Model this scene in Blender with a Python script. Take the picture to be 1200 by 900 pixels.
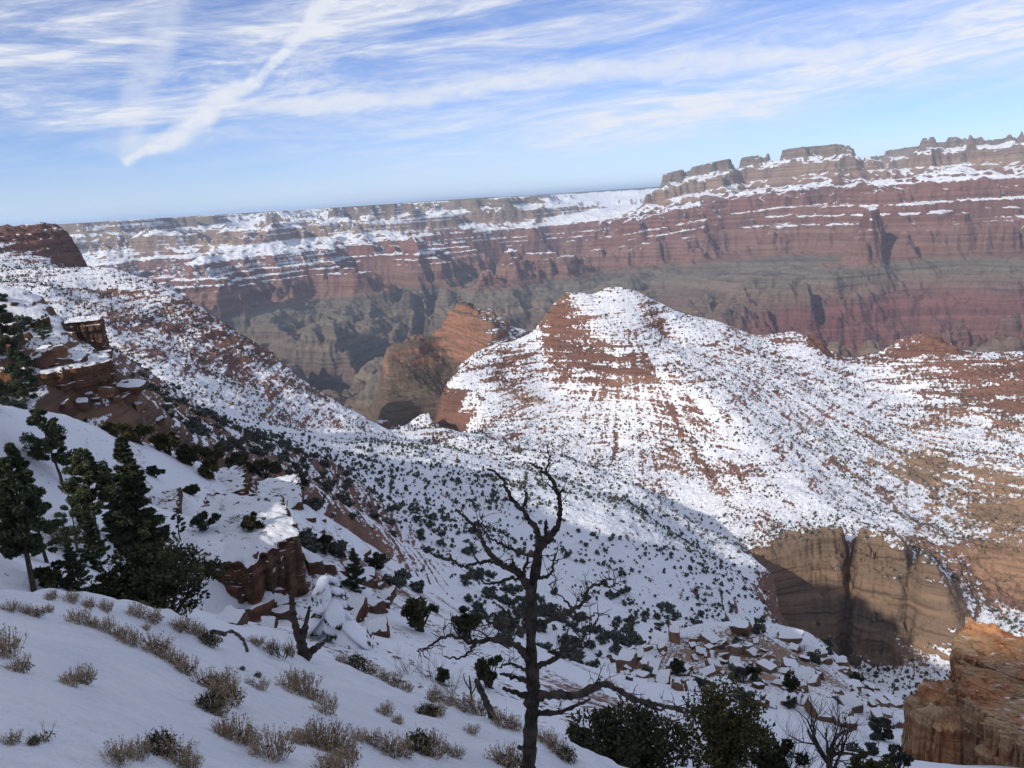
import bpy, math, random
import numpy as np
from mathutils import Vector, Matrix

for o in list(bpy.data.objects):
    bpy.data.objects.remove(o, do_unlink=True)
scene = bpy.context.scene
COL = scene.collection

# ------------------------------------------------------------------ camera
W0, H0, FPX = 1200.0, 900.0, 930.0
PITCH, ROLL = math.radians(13.2), math.radians(3.5)
cp_, sp_ = math.cos(PITCH), math.sin(PITCH)
F_ = np.array([0.0, cp_, -sp_])
R0_ = np.array([1.0, 0.0, 0.0]); U0_ = np.array([0.0, sp_, cp_])
R_ = math.cos(ROLL) * R0_ - math.sin(ROLL) * U0_
U_ = math.cos(ROLL) * U0_ + math.sin(ROLL) * R0_
cam_data = bpy.data.cameras.new("camera")
cam = bpy.data.objects.new("camera", cam_data); COL.objects.link(cam)
M4 = Matrix(((R_[0], U_[0], -F_[0], 0), (R_[1], U_[1], -F_[1], 0), (R_[2], U_[2], -F_[2], 0), (0, 0, 0, 1)))
cam.matrix_world = M4
cam_data.sensor_width = 36.0
cam_data.lens = 36.0 * FPX / W0
cam_data.clip_start = 0.1
cam_data.clip_end = 200000.0
scene.camera = cam

# ------------------------------------------------------------------ sun, sky, exposure
SUN_EL, SUN_A = math.radians(30.0), math.radians(46.0)      # A: to the left of straight behind the camera
SUN = np.array([-math.cos(SUN_EL) * math.sin(SUN_A), -math.cos(SUN_EL) * math.cos(SUN_A), math.sin(SUN_EL)])
sl = bpy.data.lights.new("sun", 'SUN'); sl.energy = 3.0; sl.angle = math.radians(0.6); sl.color = (1.0, 0.93, 0.83)
so = bpy.data.objects.new("sun", sl); COL.objects.link(so)
so.rotation_euler = Vector(SUN).to_track_quat('Z', 'Y').to_euler()
scene.view_settings.view_transform = 'Standard'
scene.view_settings.look = 'None'
scene.view_settings.exposure = 0.33
scene.view_settings.gamma = 1.0
scene.view_settings.use_curve_mapping = False
scene.cycles.use_denoising = True
scene.cycles.max_bounces = 5
scene.cycles.diffuse_bounces = 3
scene.cycles.volume_bounces = 2
scene.cycles.transparent_max_bounces = 8


class NT:
    """Small helper to write node trees."""
    def __init__(self, tree):
        self.t = tree
    def n(self, typ, **kw):
        nd = self.t.nodes.new(typ)
        for k, v in kw.items():
            setattr(nd, k, v)
        return nd
    def put(self, sock, v):
        if hasattr(v, 'is_linked') or isinstance(v, bpy.types.NodeSocket):
            self.t.links.new(v, sock)
        elif v is not None:
            try:
                sock.default_value = v
            except Exception:
                sock.default_value = tuple(v) + (1.0,)
    def m(self, op, a, b=0.0, c=None, clamp=False):
        nd = self.n('ShaderNodeMath', operation=op, use_clamp=clamp)
        self.put(nd.inputs[0], a); self.put(nd.inputs[1], b)
        if c is not None:
            self.put(nd.inputs[2], c)
        return nd.outputs[0]
    def v(self, x, y, z):
        nd = self.n('ShaderNodeCombineXYZ')
        self.put(nd.inputs[0], x); self.put(nd.inputs[1], y); self.put(nd.inputs[2], z)
        return nd.outputs[0]
    def noise(self, vec, scale, detail=4.0, rough=0.55, dist=0.0, dim='3D'):
        nd = self.n('ShaderNodeTexNoise', noise_dimensions=dim)
        self.put(nd.inputs['Vector'], vec)
        nd.inputs['Scale'].default_value = scale
        nd.inputs['Detail'].default_value = detail
        nd.inputs['Roughness'].default_value = rough
        nd.inputs['Distortion'].default_value = dist
        return nd.outputs['Fac']
    def step(self, x, lo, hi):
        nd = self.n('ShaderNodeMapRange', interpolation_type='SMOOTHSTEP')
        self.put(nd.inputs[0], x); self.put(nd.inputs[1], lo); self.put(nd.inputs[2], hi)
        nd.inputs[3].default_value = 0.0; nd.inputs[4].default_value = 1.0
        return nd.outputs[0]
    def mix(self, f, a, b, mode='MIX'):
        nd = self.n('ShaderNodeMix', data_type='RGBA', blend_type=mode)
        self.put(nd.inputs[0], f)
        for s, val in ((nd.inputs[6], a), (nd.inputs[7], b)):
            if isinstance(val, bpy.types.NodeSocket):
                self.t.links.new(val, s)
            else:
                s.default_value = (val[0], val[1], val[2], 1.0)
        return nd.outputs[2]


world = bpy.data.worlds.new("World"); scene.world = world; world.use_nodes = True
wt = world.node_tree; wt.nodes.clear(); N = NT(wt)
sky = N.n('ShaderNodeTexSky', sky_type='NISHITA', sun_disc=False)
sky.sun_elevation = SUN_EL; sky.sun_rotation = math.pi + SUN_A
sky.altitude = 2000.0; sky.air_density = 1.0; sky.dust_density = 0.0; sky.ozone_density = 2.5
tc = N.n('ShaderNodeTexCoord'); sx = N.n('ShaderNodeSeparateXYZ')
wt.links.new(tc.outputs['Generated'], sx.inputs[0])
dx_, dy_, dz_ = sx.outputs
az_ = N.m('ARCTAN2', dx_, dy_)
hor_ = N.m('SQRT', N.m('ADD', N.m('MULTIPLY', dx_, dx_), N.m('MULTIPLY', dy_, dy_)))
el_ = N.m('ARCTAN2', dz_, hor_)


def pix_dir(px, py):
    return F_ * FPX + R_ * (px - W0 / 2) - U_ * (py - H0 / 2)


def pix_ang(px, py):
    d = pix_dir(px, py)
    return math.atan2(d[0], d[1]), math.atan2(d[2], math.hypot(d[0], d[1]))


# cirrus: long streaks laid along the sky, in azimuth / elevation
def cirrus(tilt, sa, se, off, lo, hi, detail=6.0, rough=0.6, dist=0.6):
    a = N.m('ADD', N.m('MULTIPLY', az_, sa), N.m('MULTIPLY', el_, tilt * sa))
    e = N.m('ADD', N.m('MULTIPLY', el_, se), N.m('MULTIPLY', az_, -tilt * se))
    return N.step(N.noise(N.v(a, e, off), 1.0, detail, rough, dist), lo, hi)


streak = cirrus(0.05, 2.4, 17.0, 3.1, 0.36, 0.66, 9.0, 0.68, 1.2)
fine = cirrus(0.09, 7.0, 52.0, 7.7, 0.32, 0.70, 9.0, 0.68, 0.9)
wisps = cirrus(-0.10, 9.0, 60.0, 1.3, 0.35, 0.75, 6.0, 0.6, 1.2)
# how much of it where: heavy to the upper left, a clear band low on the left, a bright veil low on the right
az_l = N.step(az_, 0.30, -0.55)
el_hi = N.step(el_, 0.035, 0.13)
veil_line = N.m('SUBTRACT', el_, N.m('ADD', 0.030, N.m('MULTIPLY', N.m('MAXIMUM', N.m('ADD', az_, 0.25), 0.0), 0.115)))
veil = N.m('MULTIPLY', N.m('POWER', 2.718, N.m('MULTIPLY', N.m('MULTIPLY', veil_line, veil_line), -1300.0)), N.step(az_, -0.35, 0.2))
cov = N.m('MULTIPLY', N.m('ADD', N.m('MULTIPLY', az_l, 0.52), 0.50), el_hi)
c1 = N.m('MULTIPLY', cov, N.m('ADD', N.m('MULTIPLY', streak, 0.55), N.m('MULTIPLY', N.m('MULTIPLY', fine, N.m('ADD', streak, 0.35)), 0.75)))
c2 = N.m('MULTIPLY', veil, N.m('ADD', 0.30, N.m('MULTIPLY', N.m('MULTIPLY', fine, N.m('ADD', streak, 0.45)), 0.85)))
c3 = N.m('MULTIPLY', N.m('MULTIPLY', wisps, N.step(el_, 0.045, 0.10)), 0.16)


def plume(pts, widths, gain):
    """a streak of cloud along a polyline on the sky, ragged by noise"""
    wob = N.m('MULTIPLY', N.m('SUBTRACT', N.noise(N.v(az_, el_, 0.0), 26.0, 7.0, 0.65), 0.5), 0.030)
    wob2 = N.m('MULTIPLY', N.m('SUBTRACT', N.noise(N.v(az_, el_, 5.0), 14.0, 5.0, 0.6), 0.5), 0.035)
    best = None
    for (p, q, w0, w1) in zip(pts[:-1], pts[1:], widths[:-1], widths[1:]):
        ax, ay = pix_ang(*p); bx, by = pix_ang(*q)
        ux, uy = bx - ax, by - ay
        L2 = ux * ux + uy * uy
        X = N.m('SUBTRACT', N.m('ADD', az_, wob), ax); Y = N.m('SUBTRACT', N.m('ADD', el_, wob2), ay)
        t = N.m('DIVIDE', N.m('ADD', N.m('MULTIPLY', X, ux), N.m('MULTIPLY', Y, uy)), L2, clamp=True)
        ex = N.m('SUBTRACT', X, N.m('MULTIPLY', t, ux)); ey = N.m('SUBTRACT', Y, N.m('MULTIPLY', t, uy))
        d = N.m('SQRT', N.m('ADD', N.m('MULTIPLY', ex, ex), N.m('MULTIPLY', ey, ey)))
        w = N.m('ADD', w0 / FPX, N.m('MULTIPLY', t, (w1 - w0) / FPX))
        k = N.step(N.m('DIVIDE', d, w), 1.15, 0.25)
        best = k if best is None else N.m('MAXIMUM', best, k)
    tex = N.step(N.noise(N.v(N.m('MULTIPLY', az_, 40.0), N.m('MULTIPLY', el_, 70.0), 2.0), 1.0, 5.0, 0.6, 0.5), 0.15, 0.7)
    return N.m('MULTIPLY', best, N.m('MULTIPLY', N.m('ADD', N.m('MULTIPLY', tex, 0.6), 0.45), gain))


p1 = plume([(150, 190), (205, 160), (262, 120), (318, 76), (352, 40), (400, -20)], [5, 15, 13, 6, 9, 12], 1.0)
p2 = plume([(150, 185), (158, 130), (180, 60), (205, -20)], [12, 16, 22, 24], 0.38)
p3 = plume([(270, 130), (420, 118), (620, 92), (860, 66), (1010, 62)], [7, 13, 15, 13, 6], 0.72)
p4 = plume([(780, 92), (960, 62), (1060, 52), (1135, 18)], [5, 8, 13, 8], 0.45)
dens = N.m('ADD', N.m('ADD', c1, c2), c3)
for p in (p1, p2, p3, p4):
    dens = N.m('MAXIMUM', dens, N.m('ADD', p, N.m('MULTIPLY', dens, N.m('SUBTRACT', 1.0, N.m('MINIMUM', p, 1.0)))))
dens = N.m('MAXIMUM', dens, N.m('MULTIPLY', N.step(el_, 0.30, 0.6), N.m('ADD', 0.25, N.m('MULTIPLY', streak, 0.45))))   # veil added overhead, above the view, to whiten the skylight
dens = N.m('MULTIPLY', N.m('MINIMUM', dens, 1.0), N.step(el_, -0.01, 0.03))
hsv = N.n('ShaderNodeHueSaturation'); hsv.inputs['Saturation'].default_value = 1.0; hsv.inputs['Value'].default_value = 1.0
wt.links.new(sky.outputs[0], hsv.inputs['Color'])
blue = N.mix(1.0, hsv.outputs[0], (0.46, 0.52, 0.73), 'MULTIPLY')
blue = N.mix(N.m('MULTIPLY', N.step(el_, 0.09, -0.01), 0.40), blue, (4.0, 4.6, 5.3))
skyc = N.mix(N.m('MULTIPLY', dens, 0.92), blue, (4.6, 4.7, 4.95))
bg = N.n('ShaderNodeBackground'); bg.inputs['Strength'].default_value = 0.15
wt.links.new(skyc, bg.inputs['Color'])
wo = N.n('ShaderNodeOutputWorld'); wt.links.new(bg.outputs[0], wo.inputs['Surface'])
# ------------------------------------------------------------------ noise
_rng = np.random.RandomState(7)
PERM = _rng.permutation(4096).astype(np.int64)
GA = (_rng.rand(4096) * 2 * math.pi)
GX, GY = np.cos(GA).astype(np.float32), np.sin(GA).astype(np.float32)


def perlin(x, y, seed=0):
    xi = np.floor(x); yi = np.floor(y)
    fx = (x - xi).astype(np.float32); fy = (y - yi).astype(np.float32)
    xi = xi.astype(np.int64) + seed * 131; yi = yi.astype(np.int64) + seed * 57
    u = fx * fx * fx * (fx * (fx * 6 - 15) + 10); v = fy * fy * fy * (fy * (fy * 6 - 15) + 10)
    def g(ix, iy, ax, ay):
        h = PERM[(PERM[ix & 4095] + iy) & 4095]
        return GX[h] * ax + GY[h] * ay
    n00 = g(xi, yi, fx, fy); n10 = g(xi + 1, yi, fx - 1, fy)
    n01 = g(xi, yi + 1, fx, fy - 1); n11 = g(xi + 1, yi + 1, fx - 1, fy - 1)
    a = n00 + u * (n10 - n00); b = n01 + u * (n11 - n01)
    return (a + v * (b - a)) * 1.45


def fbm(x, y, wl, octv=4, seed=0, gain=0.5, ridged=False):
    out = 0; amp = 1.0; tot = 0; k = 1.0 / wl
    for o in range(octv):
        c, s = math.cos(o * 0.7 + seed), math.sin(o * 0.7 + seed)
        n = perlin((x * c - y * s) * k + o * 17.3, (x * s + y * c) * k - o * 9.1, seed + o)
        if ridged:
            n = 1 - 2 * np.abs(n)
        out = out + amp * n; tot += amp; amp *= gain; k *= 2.03
    return out / tot


def sstep(x, a, b):
    t = np.clip((x - a) / (b - a), 0, 1)
    return t * t * (3 - 2 * t)


# ------------------------------------------------------------------ control points of the land (azimuth, ln range, tan elevation)
CP = []


def pt(px, py, r):
    d = pix_dir(px, py)
    return [math.atan2(d[0], d[1]), math.log(r), d[2] / math.hypot(d[0], d[1])]


def add(*pts):
    for p in pts:
        CP.append(pt(*p))


def line(pts, step=0.03, back=()):
    """a ridge, rim or break of slope through points; back = ((range factor, metres down), ...) behind it"""
    P = [pt(*p) for p in pts]
    dense = []
    for a, b in zip(P[:-1], P[1:]):
        n = max(1, int(math.hypot(b[0] - a[0], b[1] - a[1]) / step))
        for i in range(n):
            t = i / n
            dense.append([a[k] + (b[k] - a[k]) * t for k in range(3)])
    dense.append(P[-1])
    CP.extend(dense)
    for fac, dz in back:
        for a, s, e in dense:
            r = math.exp(s)
            CP.append([a, math.log(r * fac), (e * r - dz) / (r * fac)])


def azp(deg, r, z):
    CP.append([math.radians(deg), math.log(r), z / r])


# --- around the camera and the snow slope in front
for dg in range(-180, 181, 30):
    azp(dg, 1.0, -1.75)
add((0, 900, 4.5), (150, 900, 5.5), (300, 900, 7), (450, 900, 9), (600, 900, 12),
    (0, 800, 7), (150, 800, 9), (300, 820, 10), (450, 840, 12.5), (0, 740, 10), (100, 740, 12), (200, 765, 13.5))
line([(-120, 680, 13), (0, 688, 14), (60, 695, 15), (130, 710, 16.5), (220, 738, 17.5), (300, 758, 18), (400, 787, 18),
      (500, 815, 17.5), (560, 838, 16.5), (620, 855, 15.5), (684, 892, 14)], 0.02, ((1.12, 1.2), (1.4, 6.5)))
add((760, 960, 12), (900, 1000, 13), (1100, 1010, 13), (1300, 1010, 13), (800, 1000, 9), (1100, 1100, 8), (1300, 1100, 7),
    (700, 930, 22), (850, 930, 24), (1000, 940, 24), (1200, 960, 24))
# --- gully behind it, and the snowy spur with ledges
add((430, 745, 42), (520, 775, 40), (600, 805, 38), (700, 845, 35), (330, 735, 50), (285, 735, 52), (250, 732, 51), (345, 705, 57), (200, 705, 44), (130, 690, 38),
    (60, 670, 36), (0, 650, 34), (380, 690, 56), (440, 690, 66), (500, 720, 62), (560, 740, 60), (650, 790, 56))
add((30, 635, 45), (0, 560, 60), (60, 600, 55), (130, 640, 50), (110, 560, 68), (170, 565, 76), (215, 560, 86), (245, 545, 96),
    (-100, 560, 50), (-100, 640, 38))
line([(-150, 445, 60), (0, 477, 76), (60, 486, 86), (140, 515, 97), (200, 530, 103), (250, 550, 106), (292, 568, 104)], 0.02, ((1.07, 3.0), (1.3, 16)))
line([(170, 618, 62), (240, 605, 64), (300, 625, 63), (343, 634, 62)], 0.015)
line([(160, 655, 56), (215, 650, 56), (262, 652, 55), (345, 644, 60)], 0.015)
line([(215, 575, 82), (290, 574, 90)], 0.015)
line([(190, 607, 74), (290, 608, 74), (340, 612, 76)], 0.015)
line([(300, 590, 96), (352, 588, 98)], 0.015, ((1.08, 3), (1.3, 16)))
add((352, 612, 80), (370, 650, 74), (410, 650, 84))
# --- the second ledge and the dark slopes on the left
line([(-150, 330, 240), (0, 344, 232), (50, 348, 225), (90, 395, 205), (135, 428, 190)], 0.03, ((1.2, 24),))
add((-100, 430, 170), (0, 425, 180), (60, 425, 184), (0, 462, 172), (70, 470, 174), (130, 482, 178), (0, 390, 205))
add((100, 505, 175), (180, 515, 190), (250, 535, 200), (320, 555, 215), (370, 575, 220), (150, 455, 240), (230, 495, 265), (300, 525, 280))
add((70, 372, 400), (110, 420, 350), (160, 450, 350), (220, 490, 360), (290, 520, 390), (380, 545, 370), (350, 620, 200), (420, 640, 215))
line([(84, 345, 900), (88, 378, 800), (130, 408, 740), (175, 436, 690), (235, 468, 650), (310, 500, 640), (380, 512, 670)], 0.02)
add((120, 350, 990), (180, 370, 930), (180, 400, 800), (240, 400, 860), (240, 435, 730), (300, 450, 760), (350, 480, 720))
# --- sunlit ridge on the upper left, with the red cap behind it
line([(88, 320, 1160), (130, 322, 1110), (180, 331, 1050), (215, 348, 1000), (250, 372, 1000), (290, 402, 950), (330, 428, 890), (385, 468, 810), (440, 498, 750)],
     0.03, ((1.08, 45), (1.35, 250), (2.0, 430)))
line([(-200, 255, 1350), (0, 272, 1400), (60, 270, 1420), (82, 274, 1420), (92, 300, 1400)], 0.03, ((1.025, 1), (1.12, 60), (1.4, 330), (2.0, 520)))
add((-100, 300, 1200), (0, 302, 1280), (60, 305, 1240), (0, 330, 900), (60, 335, 880), (40, 318, 1150))
# --- saddle
line([(440, 503, 745), (480, 507, 760), (520, 504, 800)], 0.02, ((1.08, 40), (1.3, 230), (2.0, 420)))
# --- central butte: skyline to the left foot and to the right
line([(516, 504, 830), (503, 482, 900), (522, 452, 960), (545, 432, 995), (573, 413, 1025), (605, 401, 1050), (632, 388, 1064), (642, 370, 1070), (652, 354, 1075), (664, 345, 1078), (690, 345, 1084), (699, 353, 1090), (712, 337, 1100), (726, 334, 1100), (745, 342, 1110),
      (800, 368, 1140), (845, 377, 1160), (878, 393, 1180), (900, 394, 1190), (930, 388, 1200), (960, 402, 1200), (972, 418, 1200),
      (1010, 421, 1210), (1045, 408, 1230), (1065, 398, 1240), (1095, 396, 1240), (1120, 413, 1240), (1160, 415, 1250), (1200, 412, 1260), (1350, 400, 1280)],
     0.02, ((1.07, 45), (1.3, 240), (1.9, 430)))
# --- its ridge towards us, and the flanks
line([(726, 336, 1100), (704, 395, 1010), (760, 428, 960), (830, 466, 880), (880, 520, 800), (930, 570, 730), (985, 630, 630)], 0.025)
add((640, 420, 1010), (600, 450, 960), (560, 478, 900), (650, 460, 960), (700, 455, 950), (760, 480, 900), (800, 520, 830), (700, 520, 850),
    (640, 510, 860), (580, 520, 800), (850, 560, 740), (780, 570, 730), (860, 620, 640), (900, 640, 590), (820, 620, 650))
add((780, 400, 1060), (840, 430, 1000), (900, 470, 930), (940, 520, 860), (990, 570, 780), (1040, 610, 700), (900, 420, 1100), (960, 470, 1000),
    (1000, 520, 920), (1050, 570, 830), (1000, 450, 1120))
# --- spur in the valley, its crest and our side of it
line([(445, 512, 700), (500, 525, 640), (560, 540, 575), (650, 560, 520), (740, 593, 480), (800, 638, 455), (870, 685, 430), (905, 716, 415)], 0.02, ((1.1, 16), (1.2, 20)))
line([(520, 512, 770), (600, 537, 760), (700, 570, 720), (790, 610, 660), (860, 660, 580)], 0.03)
add((400, 580, 400), (480, 600, 400), (560, 600, 420), (660, 620, 400), (760, 660, 385), (840, 720, 370), (500, 660, 310), (600, 680, 305),
    (700, 710, 300), (790, 745, 290), (480, 700, 210), (560, 720, 210), (650, 745, 210), (720, 770, 205), (560, 760, 140), (660, 790, 145), (760, 800, 150))
# --- the cliff at the head of the side canyon
line([(905, 652, 545), (930, 648, 560), (965, 640, 580), (1000, 640, 585), (1040, 645, 580), (1075, 662, 572), (1100, 680, 565), (1112, 700, 560)], 0.01)
line([(912, 735, 540), (950, 745, 545), (985, 760, 550), (1040, 762, 545), (1080, 765, 540), (1115, 745, 548)], 0.01)
line([(925, 790, 500), (990, 800, 505), (1050, 800, 500), (1110, 800, 500)], 0.02)
line([(906, 726, 440), (915, 760, 440), (940, 790, 430)], 0.012)
line([(1115, 640, 690), (1135, 690, 620), (1150, 720, 590), (1120, 790, 520)], 0.02)
line([(1150, 650, 680), (1200, 655, 690), (1300, 650, 700)], 0.015)
line([(1150, 690, 655), (1200, 700, 660), (1300, 700, 670)], 0.015)
add((1200, 740, 560), (1300, 750, 540), (1000, 830, 400), (1100, 830, 420), (1200, 820, 420))
# --- slopes on the right
line([(1000, 430, 1180), (1035, 500, 1000), (1085, 560, 880), (1110, 620, 760)], 0.03)
add((1060, 470, 1120), (1120, 450, 1160), (1200, 450, 1160), (1050, 530, 930), (1150, 500, 1050), (1200, 520, 1000), (1130, 590, 850), (1200, 570, 900),
    (1180, 620, 790), (1300, 560, 900), (1080, 500, 1030))
# --- rocky knoll right of the dead tree
line([(700, 800, 112), (745, 778, 114), (770, 752, 120), (800, 745, 124), (870, 737, 128), (910, 745, 132), (945, 752, 134), (975, 772, 132), (1000, 800, 126), (1030, 822, 120), (1060, 832, 116), (1150, 860, 105)],
     0.015, ((1.1, 6), (1.4, 50)))
add((780, 800, 98), (870, 800, 98), (950, 820, 98), (1010, 850, 95), (800, 860, 72), (900, 860, 75), (1000, 890, 72), (720, 850, 60), (1060, 900, 75))
line([(1048, 910, 62), (1100, 900, 62), (1200, 890, 62)], 0.02)
# --- unseen south rim to the left and behind, shaped to set the shade edge
RIM = []
for px, py, r_, zr in ((308, 500, 640, 150), (420, 545, 520, 150), (520, 640, 340, 140), (620, 710, 290, 130), (720, 765, 220, 118), (895, 790, 108, 97), (1100, 915, 56, 80)):
    a_, s_, e_ = pt(px, py, r_)
    t_ = (zr - e_ * r_) / SUN[2]
    cx_, cy_ = r_ * math.sin(a_) + t_ * SUN[0], r_ * math.cos(a_) + t_ * SUN[1]
    if not RIM:
        for k_, z_ in ((260, -170), (130, -120), (45, -40), (18, 110)):
            qx, qy = cx_ - SUN[1] / math.cos(SUN_EL) * -k_, cy_ - SUN[0] / math.cos(SUN_EL) * k_
            RIM.append((math.degrees(math.atan2(qx, qy)), math.hypot(qx, qy), z_))
    RIM.append((math.degrees(math.atan2(cx_, cy_)), math.hypot(cx_, cy_), zr))
RIM += [(-131.5, 168, 95), (-142, 155, 97), (-165, 150, 92), (180, 160, 82), (150, 170, 70), (125, 220, 60), (100, 320, 30)]
print('RIM', [tuple(round(v) for v in q) for q in RIM])
rp = []
for (d0, r0, z0), (d1, r1, z1) in zip(RIM[:-1], RIM[1:]):
    if d1 - d0 > 180: d1 -= 360
    if d1 - d0 < -180: d0 -= 360
    for t in np.arange(0, 1, 0.34):
        rp.append((d0 + (d1 - d0) * t, math.exp(math.log(r0) + (math.log(r1) - math.log(r0)) * t), z0 + (z1 - z0) * t))
for d, r, z in rp:
    for dd in (d, d + 360 if d < 0 else d - 360):
        for fr, dz in ((0.72, -105), (0.90, -60), (0.965, -8), (1.0, 0), (1.4, -6), (4, 0), (20, 20), (150, 30)):
            azp(dd, r * fr, z + dz)
for dd in (-90, -120, -150, -180, 180, 150, 120, 90, 60):
    azp(dd, 15, -3 if abs(dd) > 100 and dd < 0 else -8); azp(dd, 50, -10 if dd < 0 else -30)

# --- far canyon -----------------------------------------------------------------
RB = ((1.06, 0), (1.5, 5), (3.0, 10))
for d in range(-44, 46, 4):            # the side canyon hidden behind the near ridges
    azp(d, 2900, -800 if d < 20 else -700)
line([(-250, 283, 8800), (0, 268, 8800), (120, 260, 9200), (230, 252, 9600), (400, 243, 9800), (520, 233, 9600), (596, 229, 9400)], 0.03, RB)
line([(-250, 345, 6600), (0, 330, 6700), (180, 325, 6900), (300, 318, 7000), (450, 292, 7500), (600, 275, 8000)], 0.03)
line([(0, 300, 7900), (300, 282, 8400), (450, 268, 8600), (560, 254, 8900)], 0.03)
line([(618, 229, 26000), (700, 219, 26000), (810, 211, 25000), (868, 206, 24000)], 0.03, ((1.1, 0), (1.6, 0)))
line([(640, 262, 13000), (720, 250, 13000), (780, 240, 13000)], 0.03)
add((660, 256, 11500), (740, 247, 11500), (800, 240, 11500), (840, 236, 10500))
line([(610, 300, 8600), (640, 297, 8000), (700, 298, 7700), (760, 299, 7000)], 0.02)
line([(872, 206, 9400), (884, 192, 8900), (930, 187, 8800), (984, 184, 8900), (990, 196, 9000)], 0.01, ((1.1, 30), (1.3, 120)))
line([(995, 190, 14000), (1080, 176, 14000)], 0.02, ((1.1, 0), (2, 0)))
line([(1088, 176, 9400), (1140, 166, 9000), (1200, 161, 8800), (1350, 150, 8600)], 0.02, RB)
line([(1000, 199, 8900), (1050, 192, 9000), (1090, 180, 9200)], 0.02, ((1.06, 60),))
line([(860, 236, 7900), (960, 226, 7700), (1060, 222, 7700), (1200, 210, 7700), (1350, 200, 7600)], 0.03)
line([(625, 276, 9000), (645, 270, 8500), (700, 267, 8200), (760, 271, 7600), (830, 268, 6900), (920, 265, 6700), (1000, 258, 6800), (1100, 245, 7000), (1200, 238, 7000), (1350, 225, 7000)], 0.03)
line([(790, 301, 6650), (840, 302, 6400), (900, 297, 6300), (1000, 292, 6350), (1100, 285, 6400), (1200, 280, 6400), (1350, 270, 6400)], 0.03)
line([(560, 336, 7100), (620, 331, 7000), (700, 333, 6500), (760, 336, 6000), (820, 337, 5700), (900, 332, 5600), (1000, 335, 5500), (1100, 328, 5650), (1200, 320, 5700), (1350, 310, 5700)], 0.03)
add((1000, 365, 5100), (900, 390, 4600), (1000, 402, 4600), (1100, 380, 4900), (1150, 412, 4400), (1200, 345, 5300), (1200, 400, 4600), (800, 370, 5000), (700, 366, 5500), (860, 400, 4500), (640, 362, 5900), (580, 366, 5800), (760, 352, 5500))
line([(250, 360, 6100), (350, 385, 5700), (430, 372, 6000), (520, 340, 6500)], 0.03)
line([(300, 345, 6600), (450, 320, 7000), (560, 305, 7200)], 0.03)
line([(380, 480, 4300), (430, 448, 4600), (470, 400, 5200), (510, 362, 5900), (530, 330, 6700), (600, 300, 8200)], 0.02)
add((200, 400, 5200), (300, 420, 4900), (350, 440, 4600), (100, 360, 5600), (0, 360, 5600), (500, 430, 4600))
# tan bench and orange cliff beyond the saddle
line([(452, 412, 2260), (450, 425, 2190), (446, 470, 1990), (450, 508, 1850)], 0.01)
line([(441, 470, 2260), (437, 520, 2100), (436, 560, 1950)], 0.01)
line([(452, 412, 2250), (490, 396, 2330), (527, 388, 2380)], 0.012, ((1.06, 160), (1.3, 420)))
line([(527, 366, 2330), (545, 361, 2340), (575, 366, 2350), (605, 388, 2290), (625, 395, 2250)], 0.006, ((1.04, 150), (1.25, 520)))
line([(523, 394, 2304), (527, 406, 2280), (547, 428, 2168), (562, 448, 2066), (570, 460, 1990)], 0.004)
line([(528, 367, 2314), (546, 381, 2204), (561, 398, 2106), (575, 409, 2030), (583, 425, 1970)], 0.004)
line([(560, 370, 2300), (590, 390, 2200), (610, 403, 2100)], 0.01)
add((490, 440, 2110), (480, 500, 1850), (520, 470, 1930), (510, 420, 2200), (500, 460, 2000), (470, 430, 2160), (470, 470, 1985), (600, 420, 1950), (600, 440, 1700), (540, 470, 1800))

CP = np.array(CP)
# duplicates would make the system singular
_, keep = np.unique(np.round(CP[:, :2], 4), axis=0, return_index=True)
CP = CP[np.sort(keep)]


def rbf_fit(C):
    d = np.sqrt((C[:, None, 0] - C[None, :, 0]) ** 2 + (C[:, None, 1] - C[None, :, 1]) ** 2)
    n = len(C)
    A = np.zeros((n + 1, n + 1)); A[:n, :n] = d - 2e-3 * np.eye(n) * 0.2; A[:n, n] = 1; A[n, :n] = 1
    b = np.zeros(n + 1); b[:n] = C[:, 2]
    return np.linalg.solve(A, b)


Wt = rbf_fit(CP)
CPf = CP.astype(np.float32); Wf = Wt.astype(np.float32)


def rbf(a, s):
    out = np.empty(a.shape, np.float32)
    fa, fs, fo = a.ravel().astype(np.float32), s.ravel().astype(np.float32), out.ravel()
    for i in range(0, fa.size, 20000):
        d = np.sqrt((fa[i:i + 20000, None] - CPf[None, :, 0]) ** 2 + (fs[i:i + 20000, None] - CPf[None, :, 1]) ** 2)
        fo[i:i + 20000] = d @ Wf[:-1] + Wf[-1]
    return fo.reshape(a.shape)


# ------------------------------------------------------------------ the grid of the land
def spans(parts):
    out = [np.linspace(math.log(a), math.log(b), n, endpoint=False) for a, b, n in parts]
    return np.concatenate(out + [[math.log(parts[-1][1])]])


SROWS = spans([(1.2, 4, 20), (4, 30, 330), (30, 200, 460), (200, 1500, 950), (1500, 3600, 330), (3600, 11000, 850), (11000, 90000, 220)])
AZF = 0.76
ACOLS = np.concatenate([np.linspace(-math.pi, -AZF, 130, endpoint=False), np.linspace(-AZF, AZF, 1150), np.linspace(AZF, math.pi, 91)[1:]])
cs = spans([(1.2, 30, 80), (30, 200, 120), (200, 1500, 170), (1500, 3600, 60), (3600, 11000, 90), (11000, 90000, 30)])
ca = np.concatenate([np.linspace(-math.pi, -AZF, 150, endpoint=False), np.linspace(-AZF, AZF, 300), np.linspace(AZF, math.pi, 41)[1:]])
E0 = rbf(np.broadcast_to(ca[None, :], (len(cs), len(ca))), np.broadcast_to(cs[:, None], (len(cs), len(ca))))


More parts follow.
